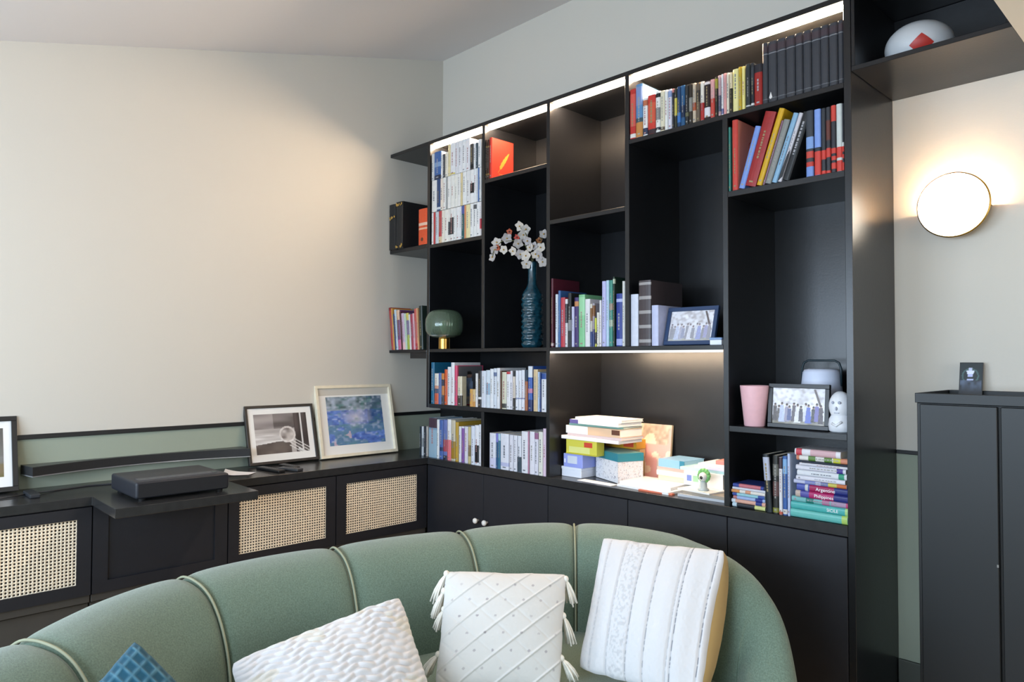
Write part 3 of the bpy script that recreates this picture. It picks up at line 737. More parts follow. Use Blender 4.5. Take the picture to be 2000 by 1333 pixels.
# corner shelf, lower: slanted colourful books
cl = [('b8403c', .020, .255), ('e0a24c', .014, .250), ('3a4a6c', .013, .215), ('c9dcea', .018, .240), ('7a4a78', .030, .235), ('5c2c30', .014, .225), ('cfb4cc', .026, .215), ('c4dcc8', .018, .212), ('7a6a90', .024, .214), ('e9e6e4', .014, .205), ('a83a50', .022, .205), ('e6b8c4', .014, .210), ('cc5a50', .020, .235), ('e0a878', .013, .238)]
cl_bands = {0: [(.93, 1, '8a2020')], 4: [(0, .25, 'd86a98'), (.75, 1, 'e8c0a0')], 8: [(0, .4, 'a8b848'), (.8, 1, 'd8c860')], 12: [(0, .15, 'b82c30')], 6: [(0, .2, 'efc0c0')]}
x = -.342
for i, (c, w, h) in enumerate(cl):
    book(x, w, h, c, cl_bands.get(i, []), -.012, 1.4345+w*math.sin(R(8))*0+.0005, .15, '%s children\'s book, %s from the left on the lower corner shelf' % (cname(c), ordn(i)), 'slanted books on the lower corner shelf', angle=-7.5+i*.25)
    x += w/math.cos(R(7))+.0008
book(x+.002, .030, .25, '2a3630', [], -.010, 1.435, .17, 'dark green book tight against the bookcase on the lower corner shelf', 'slanted books on the lower corner shelf', angle=-3)
book(-.20, .15, .30, '0f7a96', [], .17, 1.4345, .07, 'teal box file standing behind the slanted books', None, title=False, name='box_file', cat='box')

# right bay, bottom: lying stack of guides, upright books, small stack
def flat(x, z, length, thick, col, bands, lab, group, y=.008, depth=.13, title=True, yaw=0., hard=False):
    """book lying on its side with the spine to the front"""
    mm = Matrix.Translation((x, y, z)) @ Matrix.Rotation(R(yaw), 4, 'Z') @ Matrix.Translation((0, 0, thick)) @ Matrix.Rotation(R(90), 4, 'Y')
    return book(0, thick, length, col, bands, 0, 0, depth, lab, group, mtx=mm, title=title, hard=hard)
GS = 'guides lying in the right bottom bay'
stack = [(2.083, .196, .031, '6cc4bc', [(.90, 1, 'b8d870')], 'pale teal guide at the very bottom of the right stack'), (2.083, .196, .029, '4fb8b4', [(.95, 1, 'b8e090')], 'teal guide with pale capitals, second from the bottom'),
 (2.084, .195, .022, '7cc0c0', [(.26, .40, '2f8478'), (.55, .68, 'c47aa0'), (.7, .96, 'b89ab8'), (.96, 1, 'd8487c')], 'turquoise and mauve guide under the magenta-banded guides'),
 (2.101, .179, .026, '5a58a8', [(.27, .74, 'b8286c'), (.74, 1, '27307c'), (0, .1, 'c8b4a8')], 'lower guide with a magenta band in the right stack'), (2.104, .175, .026, '4a58b0', [(.26, .74, 'a81e58'), (.74, 1, '27307c'), (.17, .23, 'd0d4d8')], 'upper guide with a magenta band in the right stack'),
 (2.092, .182, .017, 'c8cce8', [(.22, .42, '8a94d0'), (.52, .66, '7c88b8'), (.66, .82, 'd8cc60'), (.82, 1, 'd8743c')], 'multicoloured thin guide above the magenta guides'), (2.104, .168, .018, 'e8e8f4', [], 'white paperback with thin grey title, fourth above the magenta guides'),
 (2.106, .170, .022, 'e6eaf0', [(.84, .95, '3aa080')], 'white guide with green square in the right stack'), (2.100, .172, .020, 'e9e6f2', [(.82, .94, '50409c')], 'white guide with violet square in the right stack'),
 (2.116, .164, .011, 'dcdce8', [], 'thin pale grey brochure in the right stack'), (2.123, .156, .009, '1c2438', [], 'thin black booklet in the right stack'),
 (2.102, .177, .021, 'efece6', [(0, .06, 'd88868'), (.24, .38, '6a9048'), (.55, .70, '6a9048'), (.72, .86, 'd8d84c'), (.86, 1, 'e09070')], 'white guide with green and yellow blocks near the stack top'), (2.1, .158, .026, 'eceaf0', [(.03, .16, 'd04858'), (.35, .9, 'dcb4bc')], 'white book with red lettering on top of the right stack')]
z = .8305; FLATS = []
for k, (x, l, t, c, b_, lab) in enumerate(stack):
    t *= .9
    FLATS.append(flat(x, z, l-.001, t, c, b_, lab, GS, y=.006+.004*((k*7) % 3), title=k not in (0, 1, 3, 4, 10, 12))); z += t-.0008
WH = mat('f0f0f4', .5)
def flat_text(o, body, size, along, thick):
    txt(body, size, WH, o, Matrix.Translation((thick*.5+size*.36, -.0011, along)) @ Matrix(((0, -1, 0, 0), (0, 0, -1, 0), (1, 0, 0, 0), (0, 0, 0, 1))))
flat_text(FLATS[4], 'Argentine', .0165, .067, .0222); flat_text(FLATS[3], 'Philippines', .0155, .066, .0222); flat_text(FLATS[1], 'SICILE', .0145, .125, .0249)
KU = 'books upright in the right bottom bay'
book(1.9905, .0235, .208, '20262c', [(.55, .95, 'c0c4d8')], .010, .8305, .15, 'dark book tilted left in the right bottom bay', KU, angle=-4)
book(2.015, .022, .208, '2a2826', [(.3, .55, '6a4a48'), (.02, .1, '8a8a3a'), (.65, .85, '6a6860')], .010, .8305, .14, 'dark brown upright book with pale grey marks in the right bottom bay', KU)
book(2.039, .0135, .203, 'ecebee', [(.8, 1, '4a3a44'), (.0, .05, 'd06048')], .008, .8305, .14, 'slim white upright book in the right bottom bay', KU)
book(2.053, .017, .209, '3c66ac', [(.02, .1, 'e8e0dc'), (.7, .95, '86b4e4')], .008, .8305, .14, 'blue upright guide in the right bottom bay', KU)
book(2.071, .010, .219, 'c4d4f6', [], .008, .8305, .14, 'slim pale blue upright book beside the right stack', KU)
z = .8305
for k, (x, l, t, c, b_, lab) in enumerate([(1.856, .131, .016, '2c2e36', [(.0, .14, 'c8dce8'), (.68, 1, 'd8dc90')], 'black booklet at the bottom of the small left stack'), (1.853, .134, .015, 'e8b09c', [(.0, .12, 'dfe8f0'), (.72, .9, '34408c')], 'salmon booklet second from the bottom of the small stack'), (1.860, .126, .013, 'a8bce8', [(0, .12, 'c07c7c'), (.7, .92, '2c3890')], 'periwinkle booklet in the small left stack'),
    (1.857, .127, .012, '9cd0dc', [(0, .14, '3c50a0'), (.8, 1, '3c58a8')], 'aqua booklet in the small left stack'), (1.853, .133, .013, 'efe8e0', [(0, .25, 'e09858'), (.42, .58, 'e0a080')], 'white and orange booklet in the small left stack'), (1.857, .130, .010, 'dfe0ec', [], 'thin white booklet in the small left stack'), (1.859, .122, .014, '3a4c9c', [(.2, .9, 'd07884')], 'blue and pink booklet on top of the small left stack')]):
    flat(x, z, l, t, c, b_, lab, 'booklets in the small left stack', y=.012, depth=.12, title=False); z += t-.0008

# ------------------------------------------------------------------ framed pictures
def frame(label, w, h, b, depth, fm, mtx, fn, nx, ny, matw=0., pic_in=None, name='framed_picture', recess=.006, group=None):
    """x across, z up, front at y=0 facing -y, back at y=depth"""
    f = thing(name, label, 'picture frame', mtx=mtx, group=group)
    MB().box(0, w, 0, depth, 0, b).box(0, w, 0, depth, h-b, h).box(0, b, 0, depth, b, h-b).box(w-b, w, 0, depth, b, h-b).build('frame', fm, f, local=True, bevel=.0012, seg=1)
    MB().box(b, w-b, depth-.004, depth-.001, b, h-b).build('backing', mat('6a5a48', .8), f, local=True)
    if matw: MB().box(b, w-b, recess, recess+.002, b, h-b).build('mount', mat('ecebe8', .8), f, local=True)
    p0, p1, q0, q1 = pic_in or (b, w-b, b, h-b)
    raster('print', p1-p0, q1-q0, nx, ny, fn, f, y=recess-.0004, x0=p0, z0=q0)
    return f
def wallframe(y0, xb, lean): return Matrix.Translation((xb, y0, .8305+.034*math.sin(lean))) @ Matrix.Rotation(R(90), 4, 'Z') @ Matrix.Rotation(-lean, 4, 'X')
DKF = mat('2b2724', .45, noise=.15, nscale=50, name='dark_wood_frame')
def ship(u, v):
    c = mix((.30, .27, .26), (.55, .52, .51), vn(u*3, v*9)*.7+.3*v)
    if v > .62: c = mix((.10, .085, .085), (.55, .5, .5), vn(u*2.2+1, v*7, 2)*1.1-.35*(u > .35)*(u < .75))
    if .22 < v < .52 and u < .55: c = mix(c, (.80, .79, .78), vn(u*4, v*26, 4))
    if v < .30-.15*abs(u-.45) and u < .66: c = mix((.05, .04, .038), (.16, .13, .12), vn(u*8, v*8, 6))
    if u > .74: c = mix((.02, .015, .015), (.10, .08, .08), vn(u*14, v*3, 1))
    if .86 < u < .90: c = (.68, .67, .67)
    if u > .78 and abs((v-.05)-(u-.70)*.0-(.95-u)*.9+.1) < .03: c = (.7, .7, .7)
    for k in range(4):
        if u > .62 and abs(v-(.36-.08*k-(u-.70)*.9)) < .012: c = (.72, .71, .70)
    r = math.hypot((u-.60)*1.35, v-.46)
    if r < .20: c = mix((.16, .13, .12), (.62, .58, .56), vn(u*13+2, v*13, 8))
    if .165 < r < .21: c = mix((.55, .5, .48), (.8, .78, .77), vn(u*20, v*20))
    return c
frame('dark-framed black and white seascape photo leaning beside the remotes', .385, .308, .0145, .02, DKF, wallframe(-.890, -.297, .262), ship, 100, 80, matw=.03, pic_in=(.045, .340, .052, .262))
def pond(u, v):     # generic dappled blue-green abstract
    a = vn(u*9, v*13, 1)*.5+vn(u*22, v*26, 2)*.5
    c = mix((.02, .06, .34), (.20, .34, .78), a)
    g = vn(u*5+4, v*6, 3)
    if v > .72: c = mix((.05, .10, .10), (.42, .50, .62), vn(u*16, v*18, 9))
    if u > .72 and v > .4: c = mix(c, (.03, .09, .16), .6)
    if v < .42 and g > .5: c = mix(c, (.12, .26, .30), .6)
    d = math.hypot(u-.52, (v-.56)*1.2)
    c = mix((.62, .60, .66), c, min(1, d*2.6+vn(u*12, v*12, 7)*.35))
    c = mix(c, (.66, .70, .86), max(0, vn(u*20, v*24, 12)-.62)*1.5)
    c = mix(c, (.10, .26, .24), max(0, vn(u*14+5, v*17, 19)-.6)*1.6)
    if v < .3 and vn(u*11, v*15, 15) > .9: c = mix(c, (.70, .50, .58), .7)
    return c
frame('cream-framed blue abstract pond print leaning in the corner', .500, .404, .0165, .034, mat('e6dcc4', .45, noise=.06, nscale=30, name='cream_frame'), wallframe(-.493, -.290, .215), pond, 130, 104, matw=.04, pic_in=(.068, .432, .066, .340), recess=.018)
def leftpic(u, v): return mix((.05, .045, .04), (.30, .30, .28), vn(u*3, v*4)*(.6 if v > .4 else .9)) if v > .25 else mix((.14, .13, .03), (.22, .16, .10), vn(u*8, v*8))
frame('black-framed picture with white mount cut by the left photo edge', .40, .310, .020, .02, mat('1e1f20', .4), wallframe(-2.262, -.300, .24), leftpic, 24, 20, matw=.03, pic_in=(.070, .352, .062, .262))

# photo frames in the bookcase
def group_photo(dark, seed):
    def fn(u, v):
        c = mix((.72, .72, .78), (.90, .90, .96), vn(u*5, v*5, seed))
        br = max(0, vn(u*16+v*5, v*13-u*6, seed+1)-.35)*1.7
        if v > .55: c = mix(c, (.42, .38, .40), br*.8)
        if abs(u-(.86+.25*(.75-v))) < .022 and v > .35 and not (v > .98): c = (.14, .11, .11)
        if v < .12: c = mix((.16, .14, .10) if dark else (.55, .58, .55), (.45, .42, .38), vn(u*14, v*9, seed+2))
        cols = [(.06, .05, .05), (.10, .09, .08), (.55, .62, .85), (.35, .33, .45), (.08, .11, .28), (.10, .09, .11), (.86, .86, .93), (.06, .06, .08), (.72, .74, .80), (.12, .18, .62), (.04, .045, .04), (.20, .18, .50), (.09, .07, .08)]
        for k in range(13):
            px = .05+k*.073+.012*math.sin(k*3.7+seed); tall = .58+.05*math.sin(k*2.1+seed)
            body = .020+.018*max(0, (tall-.10-v))*(2.2 if k in (2, 6, 9) else 1.1)
            cc = cols[k] if dark else mix(cols[k], (.75, .77, .88), .45)
            if .07+.03*math.sin(k*1.9) < v < tall-.10 and abs(u-px) < body*1.7: c = mix(cc, (.3, .25, .25), .35*vn(u*50, v*30, k))
            if math.hypot((u-px)*1.4, v-tall+.065) < .034: c = (.42, .29, .25) if dark else (.6, .52, .52)
            if math.hypot((u-px)*1.4, v-tall+.045) < .030: c = (.06, .04, .035) if dark else (.25, .22, .24)
        return c
    return fn
frame('black-framed colour group photo between pink cup and white figure', .222, .160, .0155, .014, mat('16181c', .35), Matrix.Translation((1.979, .046, 1.1361)) @ Matrix.Rotation(-.10, 4, 'X'), group_photo(True, 3), 110, 76, name='framed_photo')
frame('blue-framed pale group photo leaning beside the lilac book', .232, .160, .0165, .014, mat('2f4468', .4), Matrix.Translation((1.535, .036, 1.4425)) @ Matrix.Rotation(-.27, 4, 'X'), group_photo(False, 9), 110, 76, name='framed_photo')
nb = thing('note_box', 'small white card box at the right end of the frame shelf', 'box', (1.79, .06, 1.4385))
bx('tray', 1.765, 1.815, .012, .075, 1.4385, 1.458, mat('e4e8f0', .5), nb); bx('lid', 1.764, 1.816, .011, .076, 1.4585, 1.467, mat('7f9cc8', .5), nb)

# ------------------------------------------------------------------ on the worktop
sb = thing('soundbar', 'long inward-curved black soundbar mounted on the wall above the worktop', 'soundbar', (-.35, -1.35, .893))
yy = [-1.823+i*(.915/24) for i in range(25)]
fx = [-.350+.092*((i-12)/12)**2 for i in range(25)]
def bar(z0, z1, grow, back):
    mb = MB(); n = len(yy)
    pr = [(back, yy[0]-.022)]+[(fx[i]+grow, yy[i]) for i in range(n)]+[(back, yy[-1]+.004)]
    return mb.prism(pr, z0, z1, 'z')
bar(.8965, .9315, 0, -.372).build('body', mat('1d1e20', .6, noise=.2, nscale=400, name='speaker_cloth'), sb)
bar(.892, .8962, .002, -.374).build('lower_trim', mat('b9b9ba', .25, metal=.6), sb)
bar(.9318, .9335, -.004, -.374).build('top_plate', mat('3a3c3c', .35), sb)
bx('wall_bracket', -.381, -.374, -1.6, -1.1, .90, .925, mat('222222', .5), sb)
pj = thing('projector', 'black box-shaped projector standing on the jutting worktop ledge', 'projector', (.1, -1.4, .8305))
PJ = mat('20222a', .5, noise=.1, nscale=200, name='projector_plastic')
MB().box(-.075, .246, -1.582, -1.222, .840, .905).build('body', PJ, pj, bevel=.012, seg=4, smooth=True)
bx('front_cloth', .2462, .2475, -1.572, -1.232, .846, .898, mat('17181c', .8, noise=.2, nscale=500), pj, bevel=0)
bx('lens_recess', .150, .206, -1.560, -1.245, .9048, .9058, mat('3a3648', .25), pj, bevel=0)
bx('lens_window', .168, .192, -1.268, -1.250, .9059, .9064, mat('10121c', .1), pj, bevel=0)
for x in (-.05, .215):
    for y in (-1.55, -1.25):
        MB().lathe([(.012, 0), (.014, .0095)], 14, (x, y, .8305)).build('foot', mat('151515', .6), pj)
def remote(label, mtx, l, w, bm):
    r = thing('remote_control', label, 'remote', mtx=mtx, group='remote controls on the worktop')
    MB().box(-w/2, w/2, 0, l, 0, .013).build('body', bm, r, local=True, bevel=.004, seg=3, smooth=True)
    q = MB()
    for j in range(6):
        for i in (-1, 0, 1): q.box(i*w*.27-.003, i*w*.27+.003, l*.18+j*l*.12, l*.18+j*l*.12+.006, .0125, .0142)
    q.build('buttons', mat('5c5c5c', .5), r, local=True)['kind'] = 'stuff'
remote('slim black remote lying nearest the dark-framed photo foot', Matrix.Translation((-.235, -.868, .8307)) @ Matrix.Rotation(R(-82), 4, 'Z'), .19, .04, mat('141416', .35))
remote('short black remote lying nearer the bookcase', Matrix.Translation((-.250, -.742, .8307)) @ Matrix.Rotation(R(-88), 4, 'Z'), .15, .036, mat('161413', .35))
remote('grey-topped remote lying across between the two black remotes', Matrix.Translation((-.150, -.80, .8307)) @ Matrix.Rotation(R(-70), 4, 'Z'), .13, .042, mat('3c3c3e', .3))
pp = thing('paper_sheet', 'loose white paper sheet behind the projector', 'paper', (-.18, -1.0, .831))
q = MB()
for i in range(9):
    a, b_ = i/9, (i+1)/9
    za, zb = .8318+.010*max(0, 1-a*2)**2, .8318+.010*max(0, 1-b_*2)**2
    q.quad((-.285+.15*a, -1.02+.09*a, za), (-.285+.15*b_, -1.02+.09*b_, zb), (-.14+.05*b_, -1.09+.10*b_, zb), (-.14+.05*a, -1.09+.10*a, za))
q.build('sheet', mat('eeeef2', .7), pp)
ad = thing('cable_hub', 'small black cable hub on the worktop at far left', 'adapter', (-.17, -1.84, .8305))
MB().box(-.245, -.110, -1.858, -1.822, .8305, .8465).build('body', mat('23272d', .4), ad, bevel=.004, seg=2)
MB().tube([(-.20, -1.822, .836), (-.24, -1.74, .833), (-.27, -1.62, .833), (-.25, -1.52, .833), (-.20, -1.44, .834), (-.14, -1.40, .846), (-.076, -1.41, .858)], .0032, 7).build('cable', mat('2a2c30', .5), ad, smooth=True)
MB().tube([(-.2, -1.858, .836), (-.17, -1.95, .8335), (-.13, -2.1, .8335), (-.12, -2.28, .8335)], .0032, 7).build('cable', mat('2a2c30', .5), ad, smooth=True)

# ------------------------------------------------------------------ green glass lamp, vase with orchids
gl = thing('table_lamp', 'green ribbed glass globe lamp on a short brass base', 'lamp', (.122, .018, 1.4385))
c = (.122, .018, 1.4385)
MB().lathe([(.032, 0), (.032, .055), (.030, .058)], 40, c).build('base', BRASS, gl)
GL = mat('a9c2ab', .12, trans=.85, spec=.5, name='green_glass')
prof = [(.030, .060), (.062, .064), (.088, .076), (.101, .100), (.104, .135), (.101, .165), (.090, .192), (.070, .208), (.048, .214)]
MB().lathe(prof+[(r-.003, z_-.002 if i < 4 else z_) for i, (r, z_) in list(enumerate(prof))[::-1]], 96, c, cap=False, flute=.012, flute_n=32).build('glass_shade', GL, gl, smooth=True)
MB().lathe([(.012, .058), (.012, .09), (.022, .11), (.026, .13), (.020, .15), (.004, .158)], 20, c).build('bulb', mat('d8d4c4', .2, trans=.3), gl, smooth=True)
va = thing('vase', 'tall dark teal glazed bottle vase with knobbly body', 'vase', (.692, .13, 1.4385))
c = (.692, .13, 1.4385); prof = [(.044, 0), (.050, .006)]
for i in range(60):
    z_ = .012+i*(.255/59); prof.append((.0535+.0030*math.sin(i*.95)+.0012*math.sin(i*2.7), z_))
prof += [(.050, .275), (.042, .290), (.031, .306), (.0235, .325), (.0215, .36), (.0225, .41), (.0255, .432), (.0255, .436), (.021, .436), (.019, .40)]
q = MB(); n = 40; q.lathe(prof, n, c)
for idx, v in enumerate(q.v):
    j, i = divmod(idx, n)
    if j < 62:
        k = 1+.045*math.sin(i*2*math.pi/n*9+j*.5)*math.sin(j*.95)
        q.v[idx] = (c[0]+(v[0]-c[0])*k, c[1]+(v[1]-c[1])*k, v[2])
q.build('body', mat('17404f', .16, spec=.6, noise=.45, nscale=45, coat=.5, name='teal_glaze'), va, smooth=True)
orch = thing('orchid_stems', 'white and russet orchid sprays standing in the teal vase', 'flowers', (.692, .13, 1.80))
FLW = [(0.541, 0.022, 1.98), (0.531, 0.017, 1.944), (0.520, 0.012, 1.905), (0.591, 0.046, 1.998), (0.576, 0.039, 1.941), (0.622, 0.06, 1.931), (0.646, 0.072, 1.968), (0.654, 0.076, 2.056), (0.671, 0.084, 2.011), (0.691, 0.094, 1.979), (0.703, 0.1, 1.944), (0.657, 0.077, 1.913), (0.684, 0.09, 1.904), (0.72, 0.108, 1.951), (0.754, 0.125, 1.941), (0.686, 0.092, 1.862), (0.73, 0.113, 1.909), (0.768, 0.132, 2.008), (0.744, 0.12, 1.901), (0.763, 0.13, 1.869), (0.683, 0.09, 2.039)]
RED = [(0.604, 0.052, 2.031), (0.746, 0.122, 1.978), (0.641, 0.07, 2.0), (0.546, 0.024, 1.953)]
STEM = mat('5a5a34', .6)
top = Vector((.692, .13, 1.872))
for pts in [[(.69, .13, 1.66), top, (.70, .11, 1.95), (.68, .09, 2.02), (.655, .08, 2.05)], [(.69, .13, 1.66), top, (.67, .10, 1.96), (.62, .065, 1.985), (.565, .035, 1.985), (.527, .018, 1.95), (.520, .012, 1.905)], [(.69, .13, 1.66), top, (.72, .12, 1.93), (.76, .128, 1.99)]]:
    MB().tube(pts, .0022, 6).build('stem', STEM, orch, smooth=True)
def petal(mb, ctr, mtx, ang, ln, wd, lift):
    rows = []
    for s in range(6):
        t = s/5; r = ln*t; ww = wd*math.sin(math.pi*min(.97, .12+t*.86))**.8
        rows.append([mtx @ Vector(((r*math.cos(ang)-k*ww*math.sin(ang)), (r*math.sin(ang)+k*ww*math.cos(ang)), lift*t*t-.25*ww*abs(k))) + ctr for k in (-1, -.4, .4, 1)])
    b_ = len(mb.v)
    for rw in rows: mb.v += [tuple(p) for p in rw]
    for s in range(5):
        for k in range(3): mb.f.append((b_+s*4+k, b_+s*4+k+1, b_+s*4+5+k, b_+s*4+4+k))
rnd = random.Random(5)
for k, p in enumerate(FLW+RED):
    red = k >= len(FLW); ctr = Vector(p)
    face = Vector((.5+rnd.uniform(-.5, .5), -.85, rnd.uniform(-.5, .35))).normalized()
    mtx = face.to_track_quat('Z', 'Y').to_matrix()
    q = MB(); sz = rnd.uniform(.023, .029) if not red else .017
    a0 = rnd.uniform(0, 6)
    for j in range(5): petal(q, ctr, mtx, a0+j*2*math.pi/5, sz, sz*.5, rnd.uniform(.001, .007))
    hexc = rnd.choice(['b8b2ac', 'aca6a2', 'c2bab0', 'a8a2a2']) if not red else rnd.choice(['a8382c', 'a04a2c', '8a5a34'])
    f = q.build('flower', mat(hexc, .6, noise=.12, nscale=90), orch, smooth=True)
    MB().ball(tuple(ctr+face*.003), .0042, nu=8, nv=6).build('flower_centre', mat('b08a3c' if not red else '5a2418', .6), f, smooth=True)

# ------------------------------------------------------------------ right bay ornaments
mg = thing('cup', 'pale pink tapered ceramic cup', 'cup', (1.928, .052, 1.1345))
MB().lathe([(.036, 0), (.038, .003), (.0525, .148), (.0525, .151), (.0495, .151), (.036, .012)], 44, (1.928, .052, 1.1345)).build('body', mat('e3b4bc', .5, noise=.03, nscale=60, name='pink_glaze'), mg, smooth=True)
ln = thing('portable_lamp', 'pale blue portable lantern with dark carrying handle', 'lamp', (2.088, .265, 1.1345))
c = (2.088, .265, 1.1345)
MB().lathe([(.062, 0), (.078, .006), (.079, .03), (.072, .150), (.066, .200), (.060, .210), (.045, .214)], 44, c).build('shade', mat('e2eaff', .4, name='pale_blue_plastic'), ln, smooth=True)
MB().tube([(c[0]-.074, c[1], c[2]+.15), (c[0]-.073, c[1], c[2]+.215), (c[0]-.066, c[1], c[2]+.236), (c[0]-.050, c[1], c[2]+.245), (c[0]+.050, c[1], c[2]+.245), (c[0]+.066, c[1], c[2]+.236), (c[0]+.073, c[1], c[2]+.215), (c[0]+.074, c[1], c[2]+.15)], .0042, 8).build('handle', mat('1f3038', .4), ln, smooth=True)
bu = thing('figurine', 'white round-headed ceramic figurine at the bookcase right edge', 'figurine', (2.238, .060, 1.1345))
FG = mat('e6e9f0', .4, noise=.05, nscale=40)
MB().lathe([(.032, 0), (.038, .005), (.040, .025), (.037, .045), (.030, .058), (.026, .066)], 28, (2.238, .060, 1.1345)).build('body', FG, bu, smooth=True)
h_ = MB().ball((2.238, .060, 1.2225), .0375, .038, .052, 24, 16).build('head', FG, bu, smooth=True)
q = MB().ball((2.248, .0235, 1.236), .006, .004, .005, 8, 6).ball((2.226, .0235, 1.236), .005, .004, .005, 8, 6).ball((2.238, .022, 1.216), .004, .005, .007, 8, 6).box(2.230, 2.247, .0225, .0255, 1.200, 1.2022)
q.build('face', mat('a9b0c4', .5), h_, smooth=True)
MB().tube([(2.222, .024, 1.165), (2.238, .018, 1.158), (2.255, .024, 1.172)], .0045, 8).build('folded_arms', FG, bu, smooth=True)

# ------------------------------------------------------------------ ball on the overhead shelf
bl = thing('ball', 'white ball with red diamond patch on the overhead shelf', 'ball', (2.455, .18, 2.3655))
bc = Vector((2.455, .20, 2.3655+.080))
MB().ball(tuple(bc), .105, .105, .080, nu=40, nv=24).build('skin', mat('c9cccf', .45, bump=.1, bscale=60), bl, smooth=True)
for az, el, s, m_ in [(-70, -20, .036, 'b02a22'), (60, 5, .034, 'b02a22'), (180, 10, .03, 'b02a22')]:
    d = Vector((math.cos(R(az))*math.cos(R(el)), math.sin(R(az))*math.cos(R(el)), math.sin(R(el)))); t1 = Vector((-d.y, d.x, 0)).normalized(); t2 = d.cross(t1)
    q = MB(); N = 6
    for i in range(N+1):
        for j in range(N+1):
            a, b_ = (i/N-.5)*2, (j/N-.5)*2; p = (t1*(a+b_)*.5+t2*(a-b_)*.5*1.25)*s+d*.1
            pn_ = p.normalized()*.1058; q.v.append(tuple(bc+Vector((pn_.x, pn_.y, pn_.z*.762))))
    for i in range(N):
        for j in range(N): a = i*(N+1)+j; q.f.append((a, a+1, a+N+2, a+N+1))
    q.build('patch', mat(m_, .45), bl, smooth=True)

# ------------------------------------------------------------------ paper-filled nook
NZ = .8305
def slab(label, name, cat, x, y, z, w, d, h, yaw, col, bands=(), group=None, pages=None, lid=None, bevel=.0015):
    """flat box or book block; x,y = front-left corner"""
    mm = Matrix.Translation((x, y, z)) @ Matrix.Rotation(R(yaw), 4, 'Z')
    o = thing(name, label, cat, mtx=mm, group=group)
    if pages:
        MB().box(0, w, 0, d, 0, .002).box(0, w, 0, d, h-.002, h).box(0, w, 0, .002, .002, h-.002).build('cover', mat(col, .45), o, local=True)
        MB().box(.001, w-.002, .002, d-.003, .002, h-.002).build('pages', mat(pages, .8), o, local=True)
    elif lid:
        MB().box(0, w, 0, d, 0, h*.72).build('box_base', mat(col, .5), o, local=True, bevel=bevel, seg=1)
        MB().box(-.0015, w+.0015, -.0015, d+.0015, h*.722, h).build('lid', mat(lid, .45), o, local=True, bevel=bevel, seg=1)
    else:
        MB().box(0, w, 0, d, 0, h).build('block', mat(col, .5), o, local=True, bevel=bevel, seg=1)
    for a, b_, z0, z1, c_ in bands: MB().box(a*w, b_*w, -.0009, .001, z0*h, z1*h).build('printed_panel', mat(c_, .5), o, local=True)
    return o
slab('plain white box at the foot of the left nook stack', 'storage_box', 'box', .934, .083, NZ, .121, .16, .046, 0, 'e6e9f4', lid='eceff8')
lv = slab('lavender-blue box with pale sticker in the left nook stack', 'storage_box', 'box', .950, .078, NZ+.0465, .117, .16, .062, 0, '8f9de2', bands=[(.22, .72, .28, .85, 'c4cede'), (.04, .11, .3, .6, 'e0e6f6')])
slab('yellow game box with red heart mark in the left nook stack', 'game_box', 'box', .966, .078, NZ+.1090, .185, .055, .068, 0, 'd8d04c', bands=[(.60, .86, .55, .88, 'd2452c'), (.10, .78, .12, .52, 'e4e48c'), (.0, 1, .0, .08, 'b8b030')])
slab('orange-yellow game box behind the teal-lidded box', 'game_box', 'box', 1.045, .262, NZ+.1345, .190, .075, .042, 0, 'd8a028', bands=[(.0, .06, 0, 1, '2a2820'), (.62, .92, .2, .8, 'd84c2a')])
slab('tan box standing behind the teal-lidded box', 'storage_box', 'box', 1.145, .297, NZ, .085, .04, .1330, 0, 'b09060', lid='c8a878')
slab('wide white folder under the rolled pads', 'folder', 'folder', .940, .072, NZ+.1775, .345, .17, .016, -1.5, 'f0eef0', group='papers topping the left nook stack')
slab('pink-edged exercise book on the white folder', 'exercise_book', 'book', .975, .078, NZ+.194, .320, .16, .012, -1, 'f2d8d4', pages='f0eeea', group='papers topping the left nook stack')
slab('peach spiral pad on the left nook stack', 'note_pad', 'book', .968, .076, NZ+.2065, .325, .16, .036, -2.5, 'f0c8a4', pages='f4f2ee', bands=[(.0, .42, .0, 1, 'f0f0f2'), (.86, 1, .3, .9, '6a3c28')], group='papers topping the left nook stack')
slab('thin green-edged magazine on the left nook stack', 'magazine', 'magazine', .985, .078, NZ+.243, .31, .15, .010, 1, '7ea89c', pages='eeeae4', group='papers topping the left nook stack')
slab('purple-edged white magazine topping the left nook stack', 'magazine', 'magazine', .992, .075, NZ+.2535, .30, .16, .018, -4, 'f2efee', pages='f4f2f0', bands=[(.0, .18, 0, 1, '6a62a0')], group='papers topping the left nook stack')
slab('cream brochure lying askew on top of the left nook stack', 'magazine', 'magazine', 1.02, .082, NZ+.272, .28, .15, .012, -3, 'f4f0e8', pages='f4f2f0', group='papers topping the left nook stack')
# box with teal lid
mm = Matrix.Translation((1.259, .093, NZ+.0015)) @ Matrix.Rotation(R(158), 4, 'Z')
gb = thing('gift_box', 'white speckled box with teal lid at the front of the nook', 'box', mtx=mm)
def speck(u, v): return (.30, .30, .38) if vn(u*46, v*26, 2) > .86 else (.62, .60, .62) if vn(u*40+9, v*24, 6) > .82 else (.84, .83, .86)
MB().box(0, .200, -.130, 0, 0, .094).build('box_base', mat('e9e6ea', .6), gb, local=True)
raster('speckled_wrap', .200, .092, 76, 34, speck, gb, y=.0005, x0=0, z0=.001)
raster('speckled_wrap', .130, .092, 58, 34, lambda u, v: mix(speck(u, v), (.75, .45, .36), .25 if vn(u*24, v*16, 9) > .7 else .06), gb, y=-.0005, x0=-.130, z0=.001, plane='yz')
MB().box(-.003, .203, -.133, .003, .0945, .130).build('lid', mat('2f8494', .45), gb, local=True, bevel=.0015, seg=1)
MB().box(.003, .197, -.127, -.003, .1302, .1310).build('lid_top', mat('8fc0bc', .5), gb, local=True)
